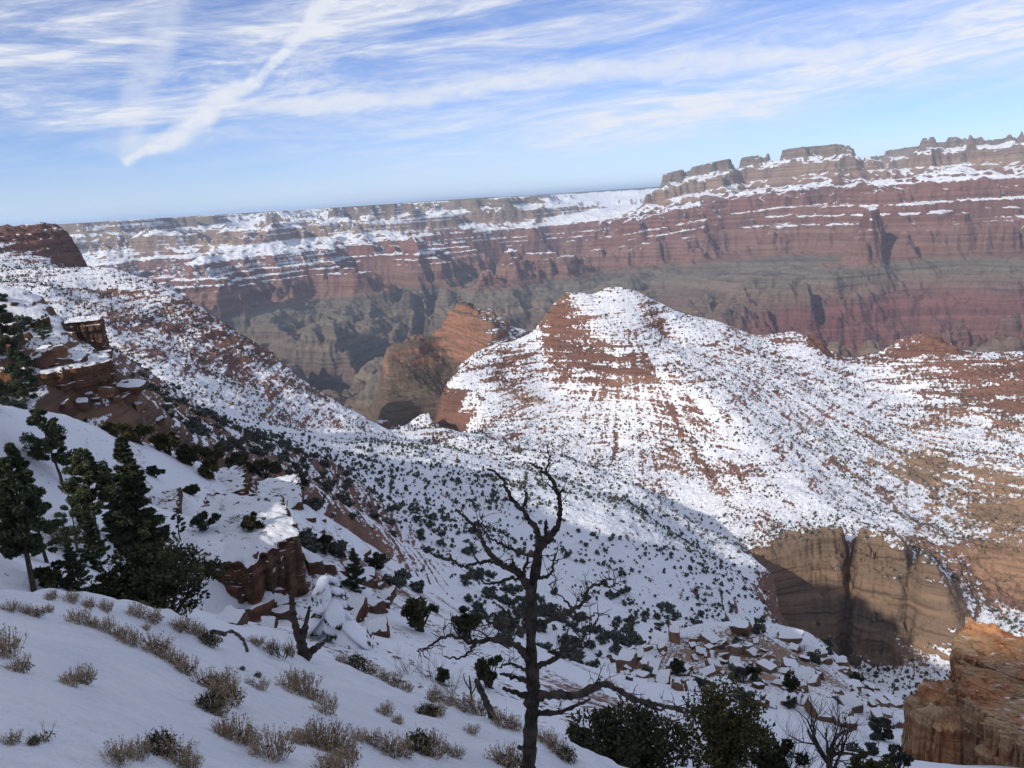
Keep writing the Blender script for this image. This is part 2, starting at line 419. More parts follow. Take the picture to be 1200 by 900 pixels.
def resample(E, s_from, a_from, s_to, a_to):
    i = np.clip(np.searchsorted(s_from, s_to) - 1, 0, len(s_from) - 2); t = ((s_to - s_from[i]) / (s_from[i + 1] - s_from[i]))[:, None]
    rows = E[i] * (1 - t) + E[i + 1] * t
    j = np.clip(np.searchsorted(a_from, a_to) - 1, 0, len(a_from) - 2); u = ((a_to - a_from[j]) / (a_from[j + 1] - a_from[j]))[None, :]
    return rows[:, j] * (1 - u) + rows[:, j + 1] * u


E = resample(E0, cs, ca, SROWS, ACOLS).astype(np.float64)
RR = np.exp(SROWS)[:, None]
X = RR * np.sin(ACOLS)[None, :]; Y = RR * np.cos(ACOLS)[None, :]
Zb = E * RR
S2 = np.broadcast_to(SROWS[:, None], X.shape); A2 = np.broadcast_to(ACOLS[None, :], X.shape)
# ------------------------------------------------------------------ relief
def row_slice(r0, r1):
    return slice(max(0, int(np.searchsorted(SROWS, math.log(r0))) - 1), min(len(SROWS), int(np.searchsorted(SROWS, math.log(r1))) + 1))


Zf = Zb.copy()
# near snow slope: soft drifts
sl_ = row_slice(1.2, 60)
x, y, s = X[sl_], Y[sl_], S2[sl_]
w = 1 - sstep(s, math.log(24), math.log(50))
d = 0.26 * fbm(x, y, 5.0, 2, 11) + 0.13 * fbm(x, y, 1.7, 2, 12) + 0.11 * np.maximum(0, fbm(x, y, 0.8, 3, 15)) * sstep(fbm(x, y, 5.0, 2, 16), -0.15, 0.3)
edge = sstep(s, math.log(11.5), math.log(17))
d = d + edge * (0.22 * np.abs(fbm(x, y, 1.1, 2, 13)) + 0.10 * fbm(x, y, 0.5, 2, 14))
Zf[sl_] += w * d * sstep(s, math.log(2), math.log(6))

# middle ground, 25 m to 2.6 km: gullies, ledges, rubble
sl_ = row_slice(24, 3600)
x, y, s, z, a = X[sl_], Y[sl_], S2[sl_], Zf[sl_].copy(), A2[sl_]
r = np.exp(s)
near = sstep(s, math.log(28), math.log(60))
out = 1 - sstep(s, math.log(2600), math.log(3500))
mid = sstep(s, math.log(150), math.log(420))
gul = fbm(x, y, 95.0, 4, 21, 0.5, True)
z += near * out * mid * (4.5 * gul + 5.0 * fbm(x, y, 210.0, 3, 22))
rockzone = np.zeros_like(z)                      # how rocky / ledgy the ground is, by place


def blob(px, py, rr, wa, ws, v):
    global rockzone
    p = pt(px, py, rr)
    g = np.exp(-((a - p[0]) / wa) ** 2 - ((s - p[1]) / ws) ** 2)
    rockzone = np.maximum(rockzone, v * g)


for b in ((652, 378, 1055, .020, .04, .6), (690, 425, 990, .03, .03, .4), (740, 440, 960, .03, .025, .45), (590, 440, 990, .05, .08, .3), (960, 405, 1190, .03, .02, .7), (1080, 405, 1235, .05, .03, .8), (1190, 440, 1150, .08, .10, .55),
          (1000, 700, 555, .13, .07, 1.0), (1180, 680, 660, .09, .12, 1.0), (1085, 545, 900, .035, .06, .7), (1200, 600, 810, .07, .12, .85),
          (260, 390, 850, .13, .18, .48), (40, 285, 1380, .10, .06, .8), (70, 450, 180, .10, .14, .62), (200, 500, 260, .12, .25, .85), (330, 545, 250, .1, .25, .7),
          (400, 600, 300, .08, .3, .55), (440, 690, 75, .09, .2, .55), (870, 790, 112, .16, .13, .75), (700, 850, 45, .1, .3, .6), (550, 405, 2180, .022, .06, 0.8)):
    blob(*b)
rockzone = np.clip(rockzone + 0.25 * fbm(x, y, 60.0, 3, 25) * mid, 0, 1)


def terrace(zz, period, sharp, jit):
    q = zz / period + jit
    f = q - np.floor(q)
    k = np.clip((f - 0.5) * sharp + 0.5, 0, 1)
    k = k * k * (3 - 2 * k)
    return (np.floor(q) + k - jit) * period


per = np.where(r > 330, 15.0, np.where(r > 130, 7.0, 3.2))
for lo, hi, period, sharp in ((330, 2000, 13.0, 4.0), (140, 420, 7.0, 4.0), (40, 170, 2.6, 3.5)):
    wz = sstep(s, math.log(lo), math.log(lo * 1.25)) * (1 - sstep(s, math.log(hi * 0.8), math.log(hi)))
    jit = 1.1 * fbm(x, y, period * 12, 3, 31) + 0.25 * fbm(x, y, period * 2.2, 3, 32)
    zt = terrace(z, period, sharp, jit)
    z = z + wz * out * (0.08 + 0.62 * rockzone) * (0.3 + 0.7 * sstep(fbm(x, y, period * 11, 3, 36), -0.25, 0.35)) * (zt - z)
for lo, hi, period, sharp in ((330, 2000, 4.2, 3.0), (110, 420, 2.4, 3.0)):
    wz = sstep(s, math.log(lo), math.log(lo * 1.25)) * (1 - sstep(s, math.log(hi * 0.8), math.log(hi)))
    jit = 0.6 * fbm(x, y, period * 10, 3, 33) + 0.3 * fbm(x, y, period * 2.0, 3, 34)
    zt = terrace(z, period, sharp, jit)
    z = z + wz * out * (0.25 + 0.6 * rockzone) * sstep(fbm(x, y, period * 14, 3, 37), -0.3, 0.35) * (zt - z)
# cliffs get vertical flutes, everything a rubble texture
z += near * out * (0.10 + 0.9 * rockzone) * (r / 300.0) ** 0.8 * ((0.9 + 0.9 * mid) * fbm(x, y, 14.0, 4, 41, 0.6) * sstep(s, math.log(60), math.log(300)) + (0.35 + 0.35 * mid) * fbm(x, y, 4.0, 3, 42, 0.6))
cz_ = np.exp(-((a - pt(1010, 700, 555)[0]) / 0.085) ** 2 - ((s - math.log(562)) / 0.07) ** 2)
bz_ = sstep(s, math.log(1900), math.log(1990)) * (1 - sstep(s, math.log(2380), math.log(2480))) * np.exp(-((a - pt(545, 400, 2200)[0]) / 0.10) ** 2)
z += bz_ * (1 - 0.6 * sstep(z, -395, -365)) * (15 * fbm(x, y, 110, 5, 47, 0.55, True) - 6 + 12 * fbm(x, y, 38, 4, 48, 0.6, True))
z += bz_ * 7 * fbm(x, y, 70, 4, 34, 0.6, True)
zt = terrace(z, 26.0, 4.0, 0.3 * fbm(x, y, 200, 3, 49)); z += 0.6 * bz_ * sstep(z, -440, -410) * (zt - z)
z += cz_ * (11 * fbm(x, y, 46, 4, 44, 0.55, True) + 10 * fbm(x, y, 19, 4, 45, 0.65, True) + 4.5 * fbm(x, y, 6.5, 3, 39, 0.65) + 9 * np.round(3 * fbm(x, y, 34, 3, 38, 0.6)) / 3)
zt = terrace(z, 17.0, 5.0, 0.4 * fbm(x, y, 70, 3, 35)); z += 0.55 * cz_ * (zt - z)
for px_, wd_, dp_ in ((993, 0.006, 28), (1068, 0.006, 12)):
    z -= dp_ * np.exp(-((a - pt(px_, 690, 560)[0] - 0.004 * fbm(x, y, 30, 2, 46)) / wd_) ** 2) * sstep(s, math.log(535), math.log(555)) * (1 - sstep(s, math.log(590), math.log(640)))
z += out * mid * rockzone * sstep(s, math.log(500), math.log(700)) * (9 * fbm(x, y, 52, 5, 29, 0.6, True) + 5 * np.round(3 * fbm(x, y, 26, 3, 28, 0.6)) / 3)
z += near * out * 0.30 * (r / 150.0) ** 0.5 * fbm(x, y, 3.2, 3, 43)
Zf[sl_] = z
ROCK = np.zeros_like(Zf); ROCK[sl_] = rockzone

# far canyon: beds of rock, cliff and bench, cut by side canyons
BED_IN = np.array([-1400, -1060, -900, -805, -790, -560, -530, -500, -485, -455, -447, -415, -407, -372, -364, -335, -270, -160, -130, -30, 0, 60, 900.])
BED_OUT = np.array([-1400, -1070, -885, -860, -815, -720, -690, -580, -548, -540, -505, -495, -458, -448, -405, -350, -325, -270, -165, -105, 0, 8, 40.])
sl_ = row_slice(2300, 90000)
x, y, s, z, a = X[sl_], Y[sl_], S2[sl_], Zf[sl_].copy(), A2[sl_]
fw = sstep(s, math.log(2600), math.log(3600))
wx = 380 * fbm(x, y, 2400, 3, 51); wy = 380 * fbm(x, y, 2400, 3, 52)
dip = sstep(a, 0.06, 0.36) * (1 - sstep(s, math.log(10500), math.log(13500)))
FR_Z = [-2000, -1300, -760, -690, -582, -370, 28, 310, 1200]; FR_C = [-1900, -1250, -905, -862, -690, -535, -270, 0, 890]
zc = (1 - dip) * z + dip * np.interp(z, FR_Z, FR_C)
amp = sstep(zc, -1150, -850) * (1 - (0.75 + 0.13 * dip) * sstep(zc, -60 - 60 * dip, 10)) * (1 - 0.35 * dip * sstep(zc, -600, -520) * (1 - sstep(zc, -340, -260)))
amp = amp * (1 - 0.75 * np.exp(-((a - 0.125) / 0.10) ** 2) * sstep(s, math.log(8800), math.log(9800)) * (1 - sstep(s, math.log(22000), math.log(25000))))
unit = lambda v: (v - v.mean()) / v.std()
r1 = unit(fbm(x + wx, y + wy, 3100, 5, 53, 0.42, True)); r2 = unit(fbm(x + wx * .7, y + wy * .7, 950, 5, 54, 0.5, True))
cut = (150 - 62 * dip) * r1 + 70 * r2 + 20 * unit(fbm(x, y, 420, 4, 59, 0.55)) - 5
zc2 = zc + fw * amp * cut
low = 1 - sstep(zc, -900, -640)
zc2 = zc2 + fw * low * (-(58 + 26 * sstep(a, .08, .25)) * unit(fbm(x + wx * .6, y + wy * .6, 1500, 6, 55, 0.5, True)) - 26 * unit(fbm(x + wx * .4, y + wy * .4, 480, 5, 56, 0.5, True)) + 12)
# the inner gorge of the river and the side creek that joins it
def carve(pts, floor, rise, wob):
    global zc2
    Q = np.array([[math.exp(pt(*p)[1]) * math.sin(pt(*p)[0]), math.exp(pt(*p)[1]) * math.cos(pt(*p)[0])] for p in pts])
    xx = x + wob * fbm(x, y, 900, 3, 65); yy = y + wob * fbm(x, y, 900, 3, 66); best = np.full(x.shape, 1e9)
    for (p, q) in zip(Q[:-1], Q[1:]):
        d = q - p; t = np.clip(((xx - p[0]) * d[0] + (yy - p[1]) * d[1]) / (d @ d), 0, 1)
        best = np.minimum(best, np.hypot(xx - p[0] - t * d[0], yy - p[1] - t * d[1]))
    best = best * (1 + 0.45 * fbm(x, y, 420, 4, 67, 0.55, True))
    tgt = np.minimum(zc2, floor + rise * np.maximum(best - 50, 0)); zc2 = zc2 + (fw > 0.5) * (1 - sstep(zc2, -760, -560)) * (tgt - zc2)
carve([(300, 520, 3900), (385, 488, 4300), (430, 448, 4700), (465, 405, 5200), (508, 372, 5900), (498, 346, 6500), (540, 326, 7300), (600, 290, 9000), (640, 262, 12000)], -1320, 1.25, 260)
carve([(430, 448, 4700), (340, 425, 5000), (270, 395, 5500), (230, 360, 6200)], -1200, 1.2, 200)
carve([(508, 372, 5900), (590, 380, 5400), (680, 375, 5200), (780, 375, 4900)], -1120, 0.7, 220)
carve([(860, 430, 4000), (960, 395, 4700), (1040, 372, 5000), (1120, 350, 5300), (1200, 335, 5500)], -1230, 0.42, 260)
cap = 12 + 10 * fbm(x, y, 1800, 2, 57)
zc2 = np.where(fw > 0.5, np.minimum(zc2, np.maximum(zc, cap)), zc2)
zbed = 0.80 * np.interp(zc2, BED_IN, BED_OUT) + 0.20 * zc2
zbed = zbed - fw * low * (20 * unit(fbm(x + wx * .5, y + wy * .5, 420, 5, 63, 0.5, True)) + 11 * unit(fbm(x + wx * .3, y + wy * .3, 160, 4, 64, 0.55, True)))
STRAT = np.zeros_like(Zf); STRAT[sl_] = zbed
zn = (1 - dip) * zbed + dip * np.interp(zbed, FR_C, FR_Z)
Zf[sl_] = z + fw * (zn - z) + fw * 6 * fbm(x, y, 110, 4, 58, 0.6, True)

# slope of the finished land
dz_dr = np.gradient(Zf, axis=0) / np.gradient(np.broadcast_to(RR, Zf.shape), axis=0)
dz_da = np.gradient(Zf, axis=1) / (np.gradient(ACOLS)[None, :] * RR)
SLOPE = np.hypot(dz_dr, dz_da)
sa_, ca_ = np.sin(ACOLS)[None, :], np.cos(ACOLS)[None, :]
gx = dz_dr * sa_ + dz_da * ca_; gy = dz_dr * ca_ - dz_da * sa_
# how squarely a slope faces the winter sun (it loses its snow first)
FACE = np.clip(-(gx * SUN[0] + gy * SUN[1]) / math.cos(SUN_EL) / np.sqrt(1 + SLOPE ** 2), -1, 1)
VERT_XYZ = np.stack([X, Y, Zf], axis=-1)


def ground(az, s):
    """height of the land at an azimuth and ln range (arrays)"""
    az = np.asarray(az, float); s = np.asarray(s, float)
    i = np.clip(np.searchsorted(SROWS, s) - 1, 0, len(SROWS) - 2); j = np.clip(np.searchsorted(ACOLS, az) - 1, 0, len(ACOLS) - 2)
    t = (s - SROWS[i]) / (SROWS[i + 1] - SROWS[i]); u = (az - ACOLS[j]) / (ACOLS[j + 1] - ACOLS[j])
    return (Zf[i, j] * (1 - t) + Zf[i + 1, j] * t) * (1 - u) + (Zf[i, j + 1] * (1 - t) + Zf[i + 1, j + 1] * t) * u


def ground_xy(x, y):
    return ground(np.arctan2(x, y), np.log(np.hypot(x, y)))


def hit(px, py, rmin=2.0, rmax=60000.0):
    """where the land first crosses the line of sight through a pixel of the photograph"""
    d = pix_dir(px, py); az = math.atan2(d[0], d[1]); e = d[2] / math.hypot(d[0], d[1])
    i0 = int(np.searchsorted(SROWS, math.log(rmin))); i1 = int(np.searchsorted(SROWS, math.log(rmax)))
    s = SROWS[i0:i1]
    ee = ground(np.full(len(s), az), s) / np.exp(s)
    k = int(np.argmax(ee >= e)) if np.any(ee >= e) else int(np.argmax(ee))
    r = math.exp(s[k]); 
    return Vector((r * math.sin(az), r * math.cos(az), ee[k] * r))
# ------------------------------------------------------------------ meshes of the land
def mesh_from(name, verts, faces4=None, tris=None, smooth=True):
    me = bpy.data.meshes.new(name)
    verts = np.ascontiguousarray(verts, np.float32)
    me.vertices.add(len(verts)); me.vertices.foreach_set('co', verts.ravel())
    q = np.zeros((0, 4), np.int32) if faces4 is None else np.asarray(faces4, np.int32)
    t = np.zeros((0, 3), np.int32) if tris is None else np.asarray(tris, np.int32)
    me.loops.add(q.size + t.size)
    me.loops.foreach_set('vertex_index', np.concatenate([q.ravel(), t.ravel()]).astype(np.int32))
    me.polygons.add(len(q) + len(t))
    starts = np.concatenate([np.arange(len(q)) * 4, q.size + np.arange(len(t)) * 3]).astype(np.int32)
    me.polygons.foreach_set('loop_start', starts)
    me.polygons.foreach_set('use_smooth', np.full(len(q) + len(t), smooth, bool))
    me.update(calc_edges=True)
    return me


def attr_f(me, name, vals):
    at = me.attributes.new(name, 'FLOAT', 'POINT'); at.data.foreach_set('value', np.ascontiguousarray(vals, np.float32).ravel())


def attr_c(me, name, rgb):
    rgba = np.ones((len(rgb), 4), np.float32); rgba[:, :3] = rgb
    at = me.attributes.new(name, 'FLOAT_COLOR', 'POINT'); at.data.foreach_set('color', rgba.ravel())


def land(name, i0, i1, mat):
    V = VERT_XYZ[i0:i1]
    n, m = V.shape[:2]
    idx = np.arange(n * m).reshape(n, m)
    q = np.stack([idx[:-1, :-1], idx[:-1, 1:], idx[1:, 1:], idx[1:, :-1]], axis=-1).reshape(-1, 4)[:, ::-1]
    me = mesh_from(name, V.reshape(-1, 3), q)
    me.materials.append(mat)
    o = bpy.data.objects.new(name, me); COL.objects.link(o); o['kind'] = 'structure'
    return o, me


def new_mat(name, rough=0.9):
    m = bpy.data.materials.new(name); m.use_nodes = True
    t = m.node_tree; t.nodes.clear(); n = NT(t)
    out = n.n('ShaderNodeOutputMaterial'); b = n.n('ShaderNodeBsdfPrincipled')
    b.inputs['Roughness'].default_value = rough
    b.inputs['Specular IOR Level'].default_value = 0.15
    t.links.new(b.outputs[0], out.inputs['Surface'])
    return m, n, b


def bump(n, b, h, strength, dist):
    bp = n.n('ShaderNodeBump'); bp.inputs['Strength'].default_value = strength; bp.inputs['Distance'].default_value = dist
    n.put(bp.inputs['Height'], h); n.t.links.new(bp.outputs[0], b.inputs['Normal'])


SNOW = (0.76, 0.775, 0.81)
# --- snow slope
m_snow, n, b = new_mat('snow', 0.75)
P = n.n('ShaderNodeTexCoord').outputs['Object']
f1 = n.noise(P, 0.9, 5, 0.55); f2 = n.noise(P, 14.0, 4, 0.6); f3 = n.noise(P, 60.0, 2, 0.6)
n.put(b.inputs['Base Color'], n.mix(n.step(f1, 0.3, 0.7), (0.76, 0.78, 0.83), (0.84, 0.85, 0.88)))
mpn = n.n('ShaderNodeMapping'); mpn.inputs['Scale'].default_value = (2.2, 7.0, 3.0); mpn.inputs['Rotation'].default_value = (0, 0, 0.6); n.t.links.new(P, mpn.inputs[0])
rip = n.noise(mpn.outputs[0], 1.0, 4, 0.55, 0.6)
bump(n, b, n.m('ADD', n.m('ADD', n.m('MULTIPLY', f2, 0.35), n.m('MULTIPLY', f3, 0.15)), n.m('MULTIPLY', rip, 1.0)), 0.9, 0.15)

# --- hillside: snow over red beds
m_hill, n, b = new_mat('snowy_hillside', 0.9)
P = n.n('ShaderNodeTexCoord').outputs['Object']
sep = n.n('ShaderNodeSeparateXYZ'); n.t.links.new(P, sep.inputs[0])
snow = n.n('ShaderNodeAttribute', attribute_name='snow').outputs['Fac']
colr = n.n('ShaderNodeAttribute', attribute_name='rock').outputs['Color']
gsc = n.n('ShaderNodeAttribute', attribute_name='grain').outputs['Fac']       # metres per unit of the grain pattern
inv = n.m('DIVIDE', 1.0, gsc)
sc1 = n.n('ShaderNodeVectorMath', operation='SCALE'); n.t.links.new(P, sc1.inputs[0]); n.put(sc1.inputs['Scale'], inv)
g1 = n.noise(sc1.outputs[0], 1.0, 5, 0.62)
lay = n.noise(n.v(n.m('MULTIPLY', sep.outputs[0], 0.018), n.m('MULTIPLY', sep.outputs[1], 0.018), n.m('MULTIPLY', sep.outputs[2], 0.42)), 1.0, 5, 0.6, 0.5)
lay2 = n.noise(n.v(n.m('MULTIPLY', sep.outputs[0], 0.006), n.m('MULTIPLY', sep.outputs[1], 0.006), n.m('MULTIPLY', sep.outputs[2], 0.10)), 1.0, 3, 0.5, 0.3)
big = n.noise(P, 0.02, 3, 0.5)
k = n.m('ADD', snow, n.m('ADD', n.m('MULTIPLY', n.m('SUBTRACT', g1, 0.5), 1.7), n.m('ADD', n.m('MULTIPLY', n.m('SUBTRACT', lay, 0.5), 1.55), n.m('MULTIPLY', n.m('SUBTRACT', big, 0.5), 0.5))))
fac = n.step(k, 0.42, 0.58)
rc = n.mix(n.step(lay2, 0.35, 0.65), colr, n.mix(1.0, colr, (1.42, 1.32, 1.22), 'MULTIPLY'))
rc = n.mix(n.step(lay, 0.45, 0.7), rc, n.mix(1.0, rc, (0.50, 0.47, 0.47), 'MULTIPLY'))
rc = n.mix(n.step(g1, 0.52, 0.75), rc, n.mix(1.0, rc, (0.6, 0.62, 0.6), 'MULTIPLY'))
n.put(b.inputs['Base Color'], n.mix(fac, rc, SNOW))
hh = n.m('ADD', n.m('MULTIPLY', lay, 0.8), g1)
bp = n.n('ShaderNodeBump'); bp.inputs['Strength'].default_value = 0.9
n.put(bp.inputs['Distance'], n.m('MULTIPLY', gsc, 0.35)); n.put(bp.inputs['Height'], hh); n.t.links.new(bp.outputs[0], b.inputs['Normal'])

# --- far canyon
m_far, n, b = new_mat('canyon_beds', 0.95)
P = n.n('ShaderNodeTexCoord').outputs['Object']
sep = n.n('ShaderNodeSeparateXYZ'); n.t.links.new(P, sep.inputs[0])
snow = n.n('ShaderNodeAttribute', attribute_name='snow').outputs['Fac']
colr = n.n('ShaderNodeAttribute', attribute_name='rock').outputs['Color']
g1 = n.noise(P, 0.02, 5, 0.6)
lay = n.noise(n.v(n.m('MULTIPLY', sep.outputs[0], 0.0006), n.m('MULTIPLY', sep.outputs[1], 0.0006), n.m('MULTIPLY', sep.outputs[2], 0.045)), 1.0, 5, 0.6, 0.3)
flute = n.noise(n.v(n.m('MULTIPLY', sep.outputs[0], 0.012), n.m('MULTIPLY', sep.outputs[1], 0.012), n.m('MULTIPLY', sep.outputs[2], 0.002)), 1.0, 4, 0.6)
k = n.m('ADD', snow, n.m('ADD', n.m('MULTIPLY', n.m('SUBTRACT', g1, 0.5), 0.9), n.m('MULTIPLY', n.m('SUBTRACT', lay, 0.5), 1.7)))
fac = n.step(k, 0.38, 0.62)
rc = n.mix(n.step(lay, 0.35, 0.65), colr, n.mix(1.0, colr, (0.66, 0.62, 0.62), 'MULTIPLY'))
rc = n.mix(n.step(flute, 0.5, 0.75), rc, n.mix(1.0, rc, (0.72, 0.70, 0.70), 'MULTIPLY'))
n.put(b.inputs['Base Color'], n.mix(fac, rc, SNOW))
bump(n, b, n.m('ADD', n.m('ADD', g1, lay), flute), 1.0, 22.0)

i30 = int(np.searchsorted(SROWS, math.log(25))); i24 = int(np.searchsorted(SROWS, math.log(2600)))
land('snow_slope_ground', 0, i30 + 1, m_snow)
hill, hme = land('hillside_terrain', i30, i24 + 1, m_hill)
sl_ = slice(i30, i24 + 1)
x, y, s, z, a, slope, face, rz = X[sl_], Y[sl_], S2[sl_], Zf[sl_], A2[sl_], SLOPE[sl_], FACE[sl_], ROCK[sl_]
r = np.exp(s)
snowv = 0.95 - 0.23 * sstep(s, math.log(500), math.log(750)) - 0.62 * rz - 0.70 * sstep(slope, 0.55 + 0.75 * (1 - sstep(s, math.log(100), math.log(140))) + 0.22 * sstep(s, math.log(500), math.log(700)), 1.25 + 0.75 * (1 - sstep(s, math.log(100), math.log(140))) + 0.45 * sstep(s, math.log(500), math.log(700))) - 0.10 * sstep(face * 1.0, 0.1, 0.7) * sstep(s, math.log(300), math.log(600)) + 0.16 * fbm(x, y, 45, 3, 61) - 0.05
# snow drifted in the gullies that run down from the butte, thinner on the ribs between them
p_ = pt(726, 336, 1100); xs_, ys_ = 1100 * math.sin(p_[0]), 1100 * math.cos(p_[0])
th_ = np.arctan2(x - xs_, ys_ - y); ds_ = np.hypot(x - xs_, y - ys_)
streak_ = fbm(th_ * 26 + ds_ * 0.004, ds_ / 260.0, 1.0, 4, 68, 0.6)
wb_ = sstep(s, math.log(520), math.log(620)) * sstep(a, -0.14, -0.04) * sstep(ds_, 60, 160) * (1 - sstep(s, math.log(1250), math.log(1330)))
snowv = snowv + wb_ * (0.55 * streak_ - 0.02)
# no snow beyond the saddle, on the low tan bench
bare = sstep(s, math.log(1330), math.log(1450)) * sstep(a, -0.25, -0.2) * (1 - 0.9 * sstep(z, -412, -398) * sstep(a, pt(534, 380, 2200)[0], pt(550, 380, 2200)[0]))
snowv = snowv - 1.6 * bare
red = np.array([0.150, 0.083, 0.066]); tan = np.array([0.235, 0.163, 0.112]); brown = np.array([0.15, 0.095, 0.06]); orange = np.array([0.24, 0.130, 0.090]); bench = np.array([0.112, 0.086, 0.064])
c = np.zeros(x.shape + (3,)) + red
def blend(col, wgt):
    global c
    c = c * (1 - wgt[..., None]) + col * wgt[..., None]
nz = fbm(x, y, 150, 3, 62)
blend(tan, sstep(nz, 0.05, 0.5) * 0.7)
def gz(px, py, rr, wa, ws, v=1.0):
    p = pt(px, py, rr)
    return v * np.exp(-((a - p[0]) / wa) ** 2 - ((s - p[1]) / ws) ** 2)
for g in ((1000, 700, 555, .13, .09), (1190, 600, 790, .10, .22), (1090, 540, 900, .07, .12), (870, 790, 112, .2, .2), ):
    blend(tan, np.clip(1.3 * gz(*g), 0, 1))
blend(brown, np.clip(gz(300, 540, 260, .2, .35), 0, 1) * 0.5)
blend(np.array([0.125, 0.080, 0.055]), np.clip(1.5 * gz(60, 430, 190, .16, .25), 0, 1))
blend(np.array([0.165, 0.118, 0.085]), np.clip(1.3 * gz(1010, 700, 560, .11, .08), 0, 1))
blend(red, np.clip(1.2 * gz(40, 285, 1400, .2, .1), 0, 1))
beyond = sstep(s, math.log(1330), math.log(1450)) * sstep(a, -0.25, -0.2)
blend(bench, beyond)
blend(orange, np.clip(beyond * 1.3 * sstep(slope, 0.8, 1.4) * sstep(z, -450, -420), 0, 1))
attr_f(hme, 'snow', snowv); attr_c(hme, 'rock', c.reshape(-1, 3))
attr_f(hme, 'grain', np.clip(r * 0.0036, 0.45, 8))

far, fme = land('canyon_terrain', i24, len(SROWS), m_far)
sl_ = slice(i24, len(SROWS))
x, y, s, z, a, slope, face, zb_ = X[sl_], Y[sl_], S2[sl_], Zf[sl_], A2[sl_], SLOPE[sl_], FACE[sl_], STRAT[sl_]
zz = zb_ + 14 * fbm(x, y, 500, 3, 71)
LZ = [-1500, -1080, -900, -860, -812, -720, -690, -560, -520, -420, -350, -325, -270, -165, -105, 0, 40]
LC = [(.125, .078, .066), (.15, .088, .07), (.20, .148, .112), (.24, .165, .12), (.205, .16, .12), (.20, .155, .115), (.26, .135, .10), (.31, .165, .125), (.24, .115, .085), (.27, .13, .095),
      (.27, .13, .095), (.25, .13, .095), (.37, .235, .165), (.34, .22, .155), (.30, .21, .155), (.26, .19, .14), (.09, .085, .06)]
LC = np.array(LC)
c = np.stack([np.interp(zz, LZ, LC[:, k]) for k in range(3)], axis=-1)
hills = np.clip(1.25 * sstep(a, 0.10, 0.36) * (1 - sstep(zz, -1000, -830)) + 0.25 * fbm(x, y, 600, 3, 72), 0, 1) * (1 - sstep(s, math.log(6500), math.log(8000)))
c = c * np.array([0.90, 1.0, 1.04])
c = c * (1 - hills[..., None]) + np.array([0.21, 0.095, 0.082]) * hills[..., None]
snowv = (0.30 * sstep(zz, -540, -400) + 0.62) * sstep(zz, -660, -560) - 0.72 * sstep(slope, 0.5, 1.15) - 0.18 * sstep(face, 0.2, 0.7) + 0.12 * fbm(x, y, 700, 3, 73)
snowv = snowv + 0.22 * (1 - sstep(a, -0.1, 0.2)) * sstep(zz, -560, -420)
snowv = np.where(zz > 2, snowv - 1.0, snowv)
attr_f(fme, 'snow', snowv); attr_c(fme, 'rock', c.reshape(-1, 3))

# ------------------------------------------------------------------ haze
hm = bpy.data.materials.new('haze_air'); hm.use_nodes = True; t = hm.node_tree; t.nodes.clear()
pv = t.nodes.new('ShaderNodeVolumePrincipled'); oo = t.nodes.new('ShaderNodeOutputMaterial')
pv.inputs['Color'].default_value = (0.58, 0.76, 1.0, 1.0); pv.inputs['Density'].default_value = HAZE = 2.9e-5
pv.inputs['Anisotropy'].default_value = 0.0
t.links.new(pv.outputs[0], oo.inputs['Volume'])
zlo, zhi = float(Zf.min()) - 1.0, float(Zf.max()) + 12.0
B = 91000.0
hv = [(sx_ * B, sy_ * B, zz_) for zz_ in (zlo, zhi) for sx_, sy_ in ((-1, -1), (1, -1), (1, 1), (-1, 1))]
hme2 = bpy.data.meshes.new('haze'); hme2.from_pydata(hv, [], [(3, 2, 1, 0), (4, 5, 6, 7), (0, 1, 5, 4), (1, 2, 6, 5), (2, 3, 7, 6), (3, 0, 4, 7)]); hme2.materials.append(hm)
ho = bpy.data.objects.new('haze', hme2); COL.objects.link(ho); ho['kind'] = 'stuff'
# ------------------------------------------------------------------ builders for things
def tag(o, label=None, cat=None, group=None, kind=None):
    if label: o['label'] = label
    if cat: o['category'] = cat
    if group: o['group'] = group
    if kind: o['kind'] = kind
    return o


def empty(name, loc, rz=0.0):
    o = bpy.data.objects.new(name, None); COL.objects.link(o)
    o.location = loc; o.rotation_euler = (0, 0, rz); o.empty_display_size = 0.2
    return o


def link(name, me, parent=None, loc=None):
    o = bpy.data.objects.new(name, me); COL.objects.link(o)
    if parent is not None: o.parent = parent
    if loc is not None: o.location = loc
    return o


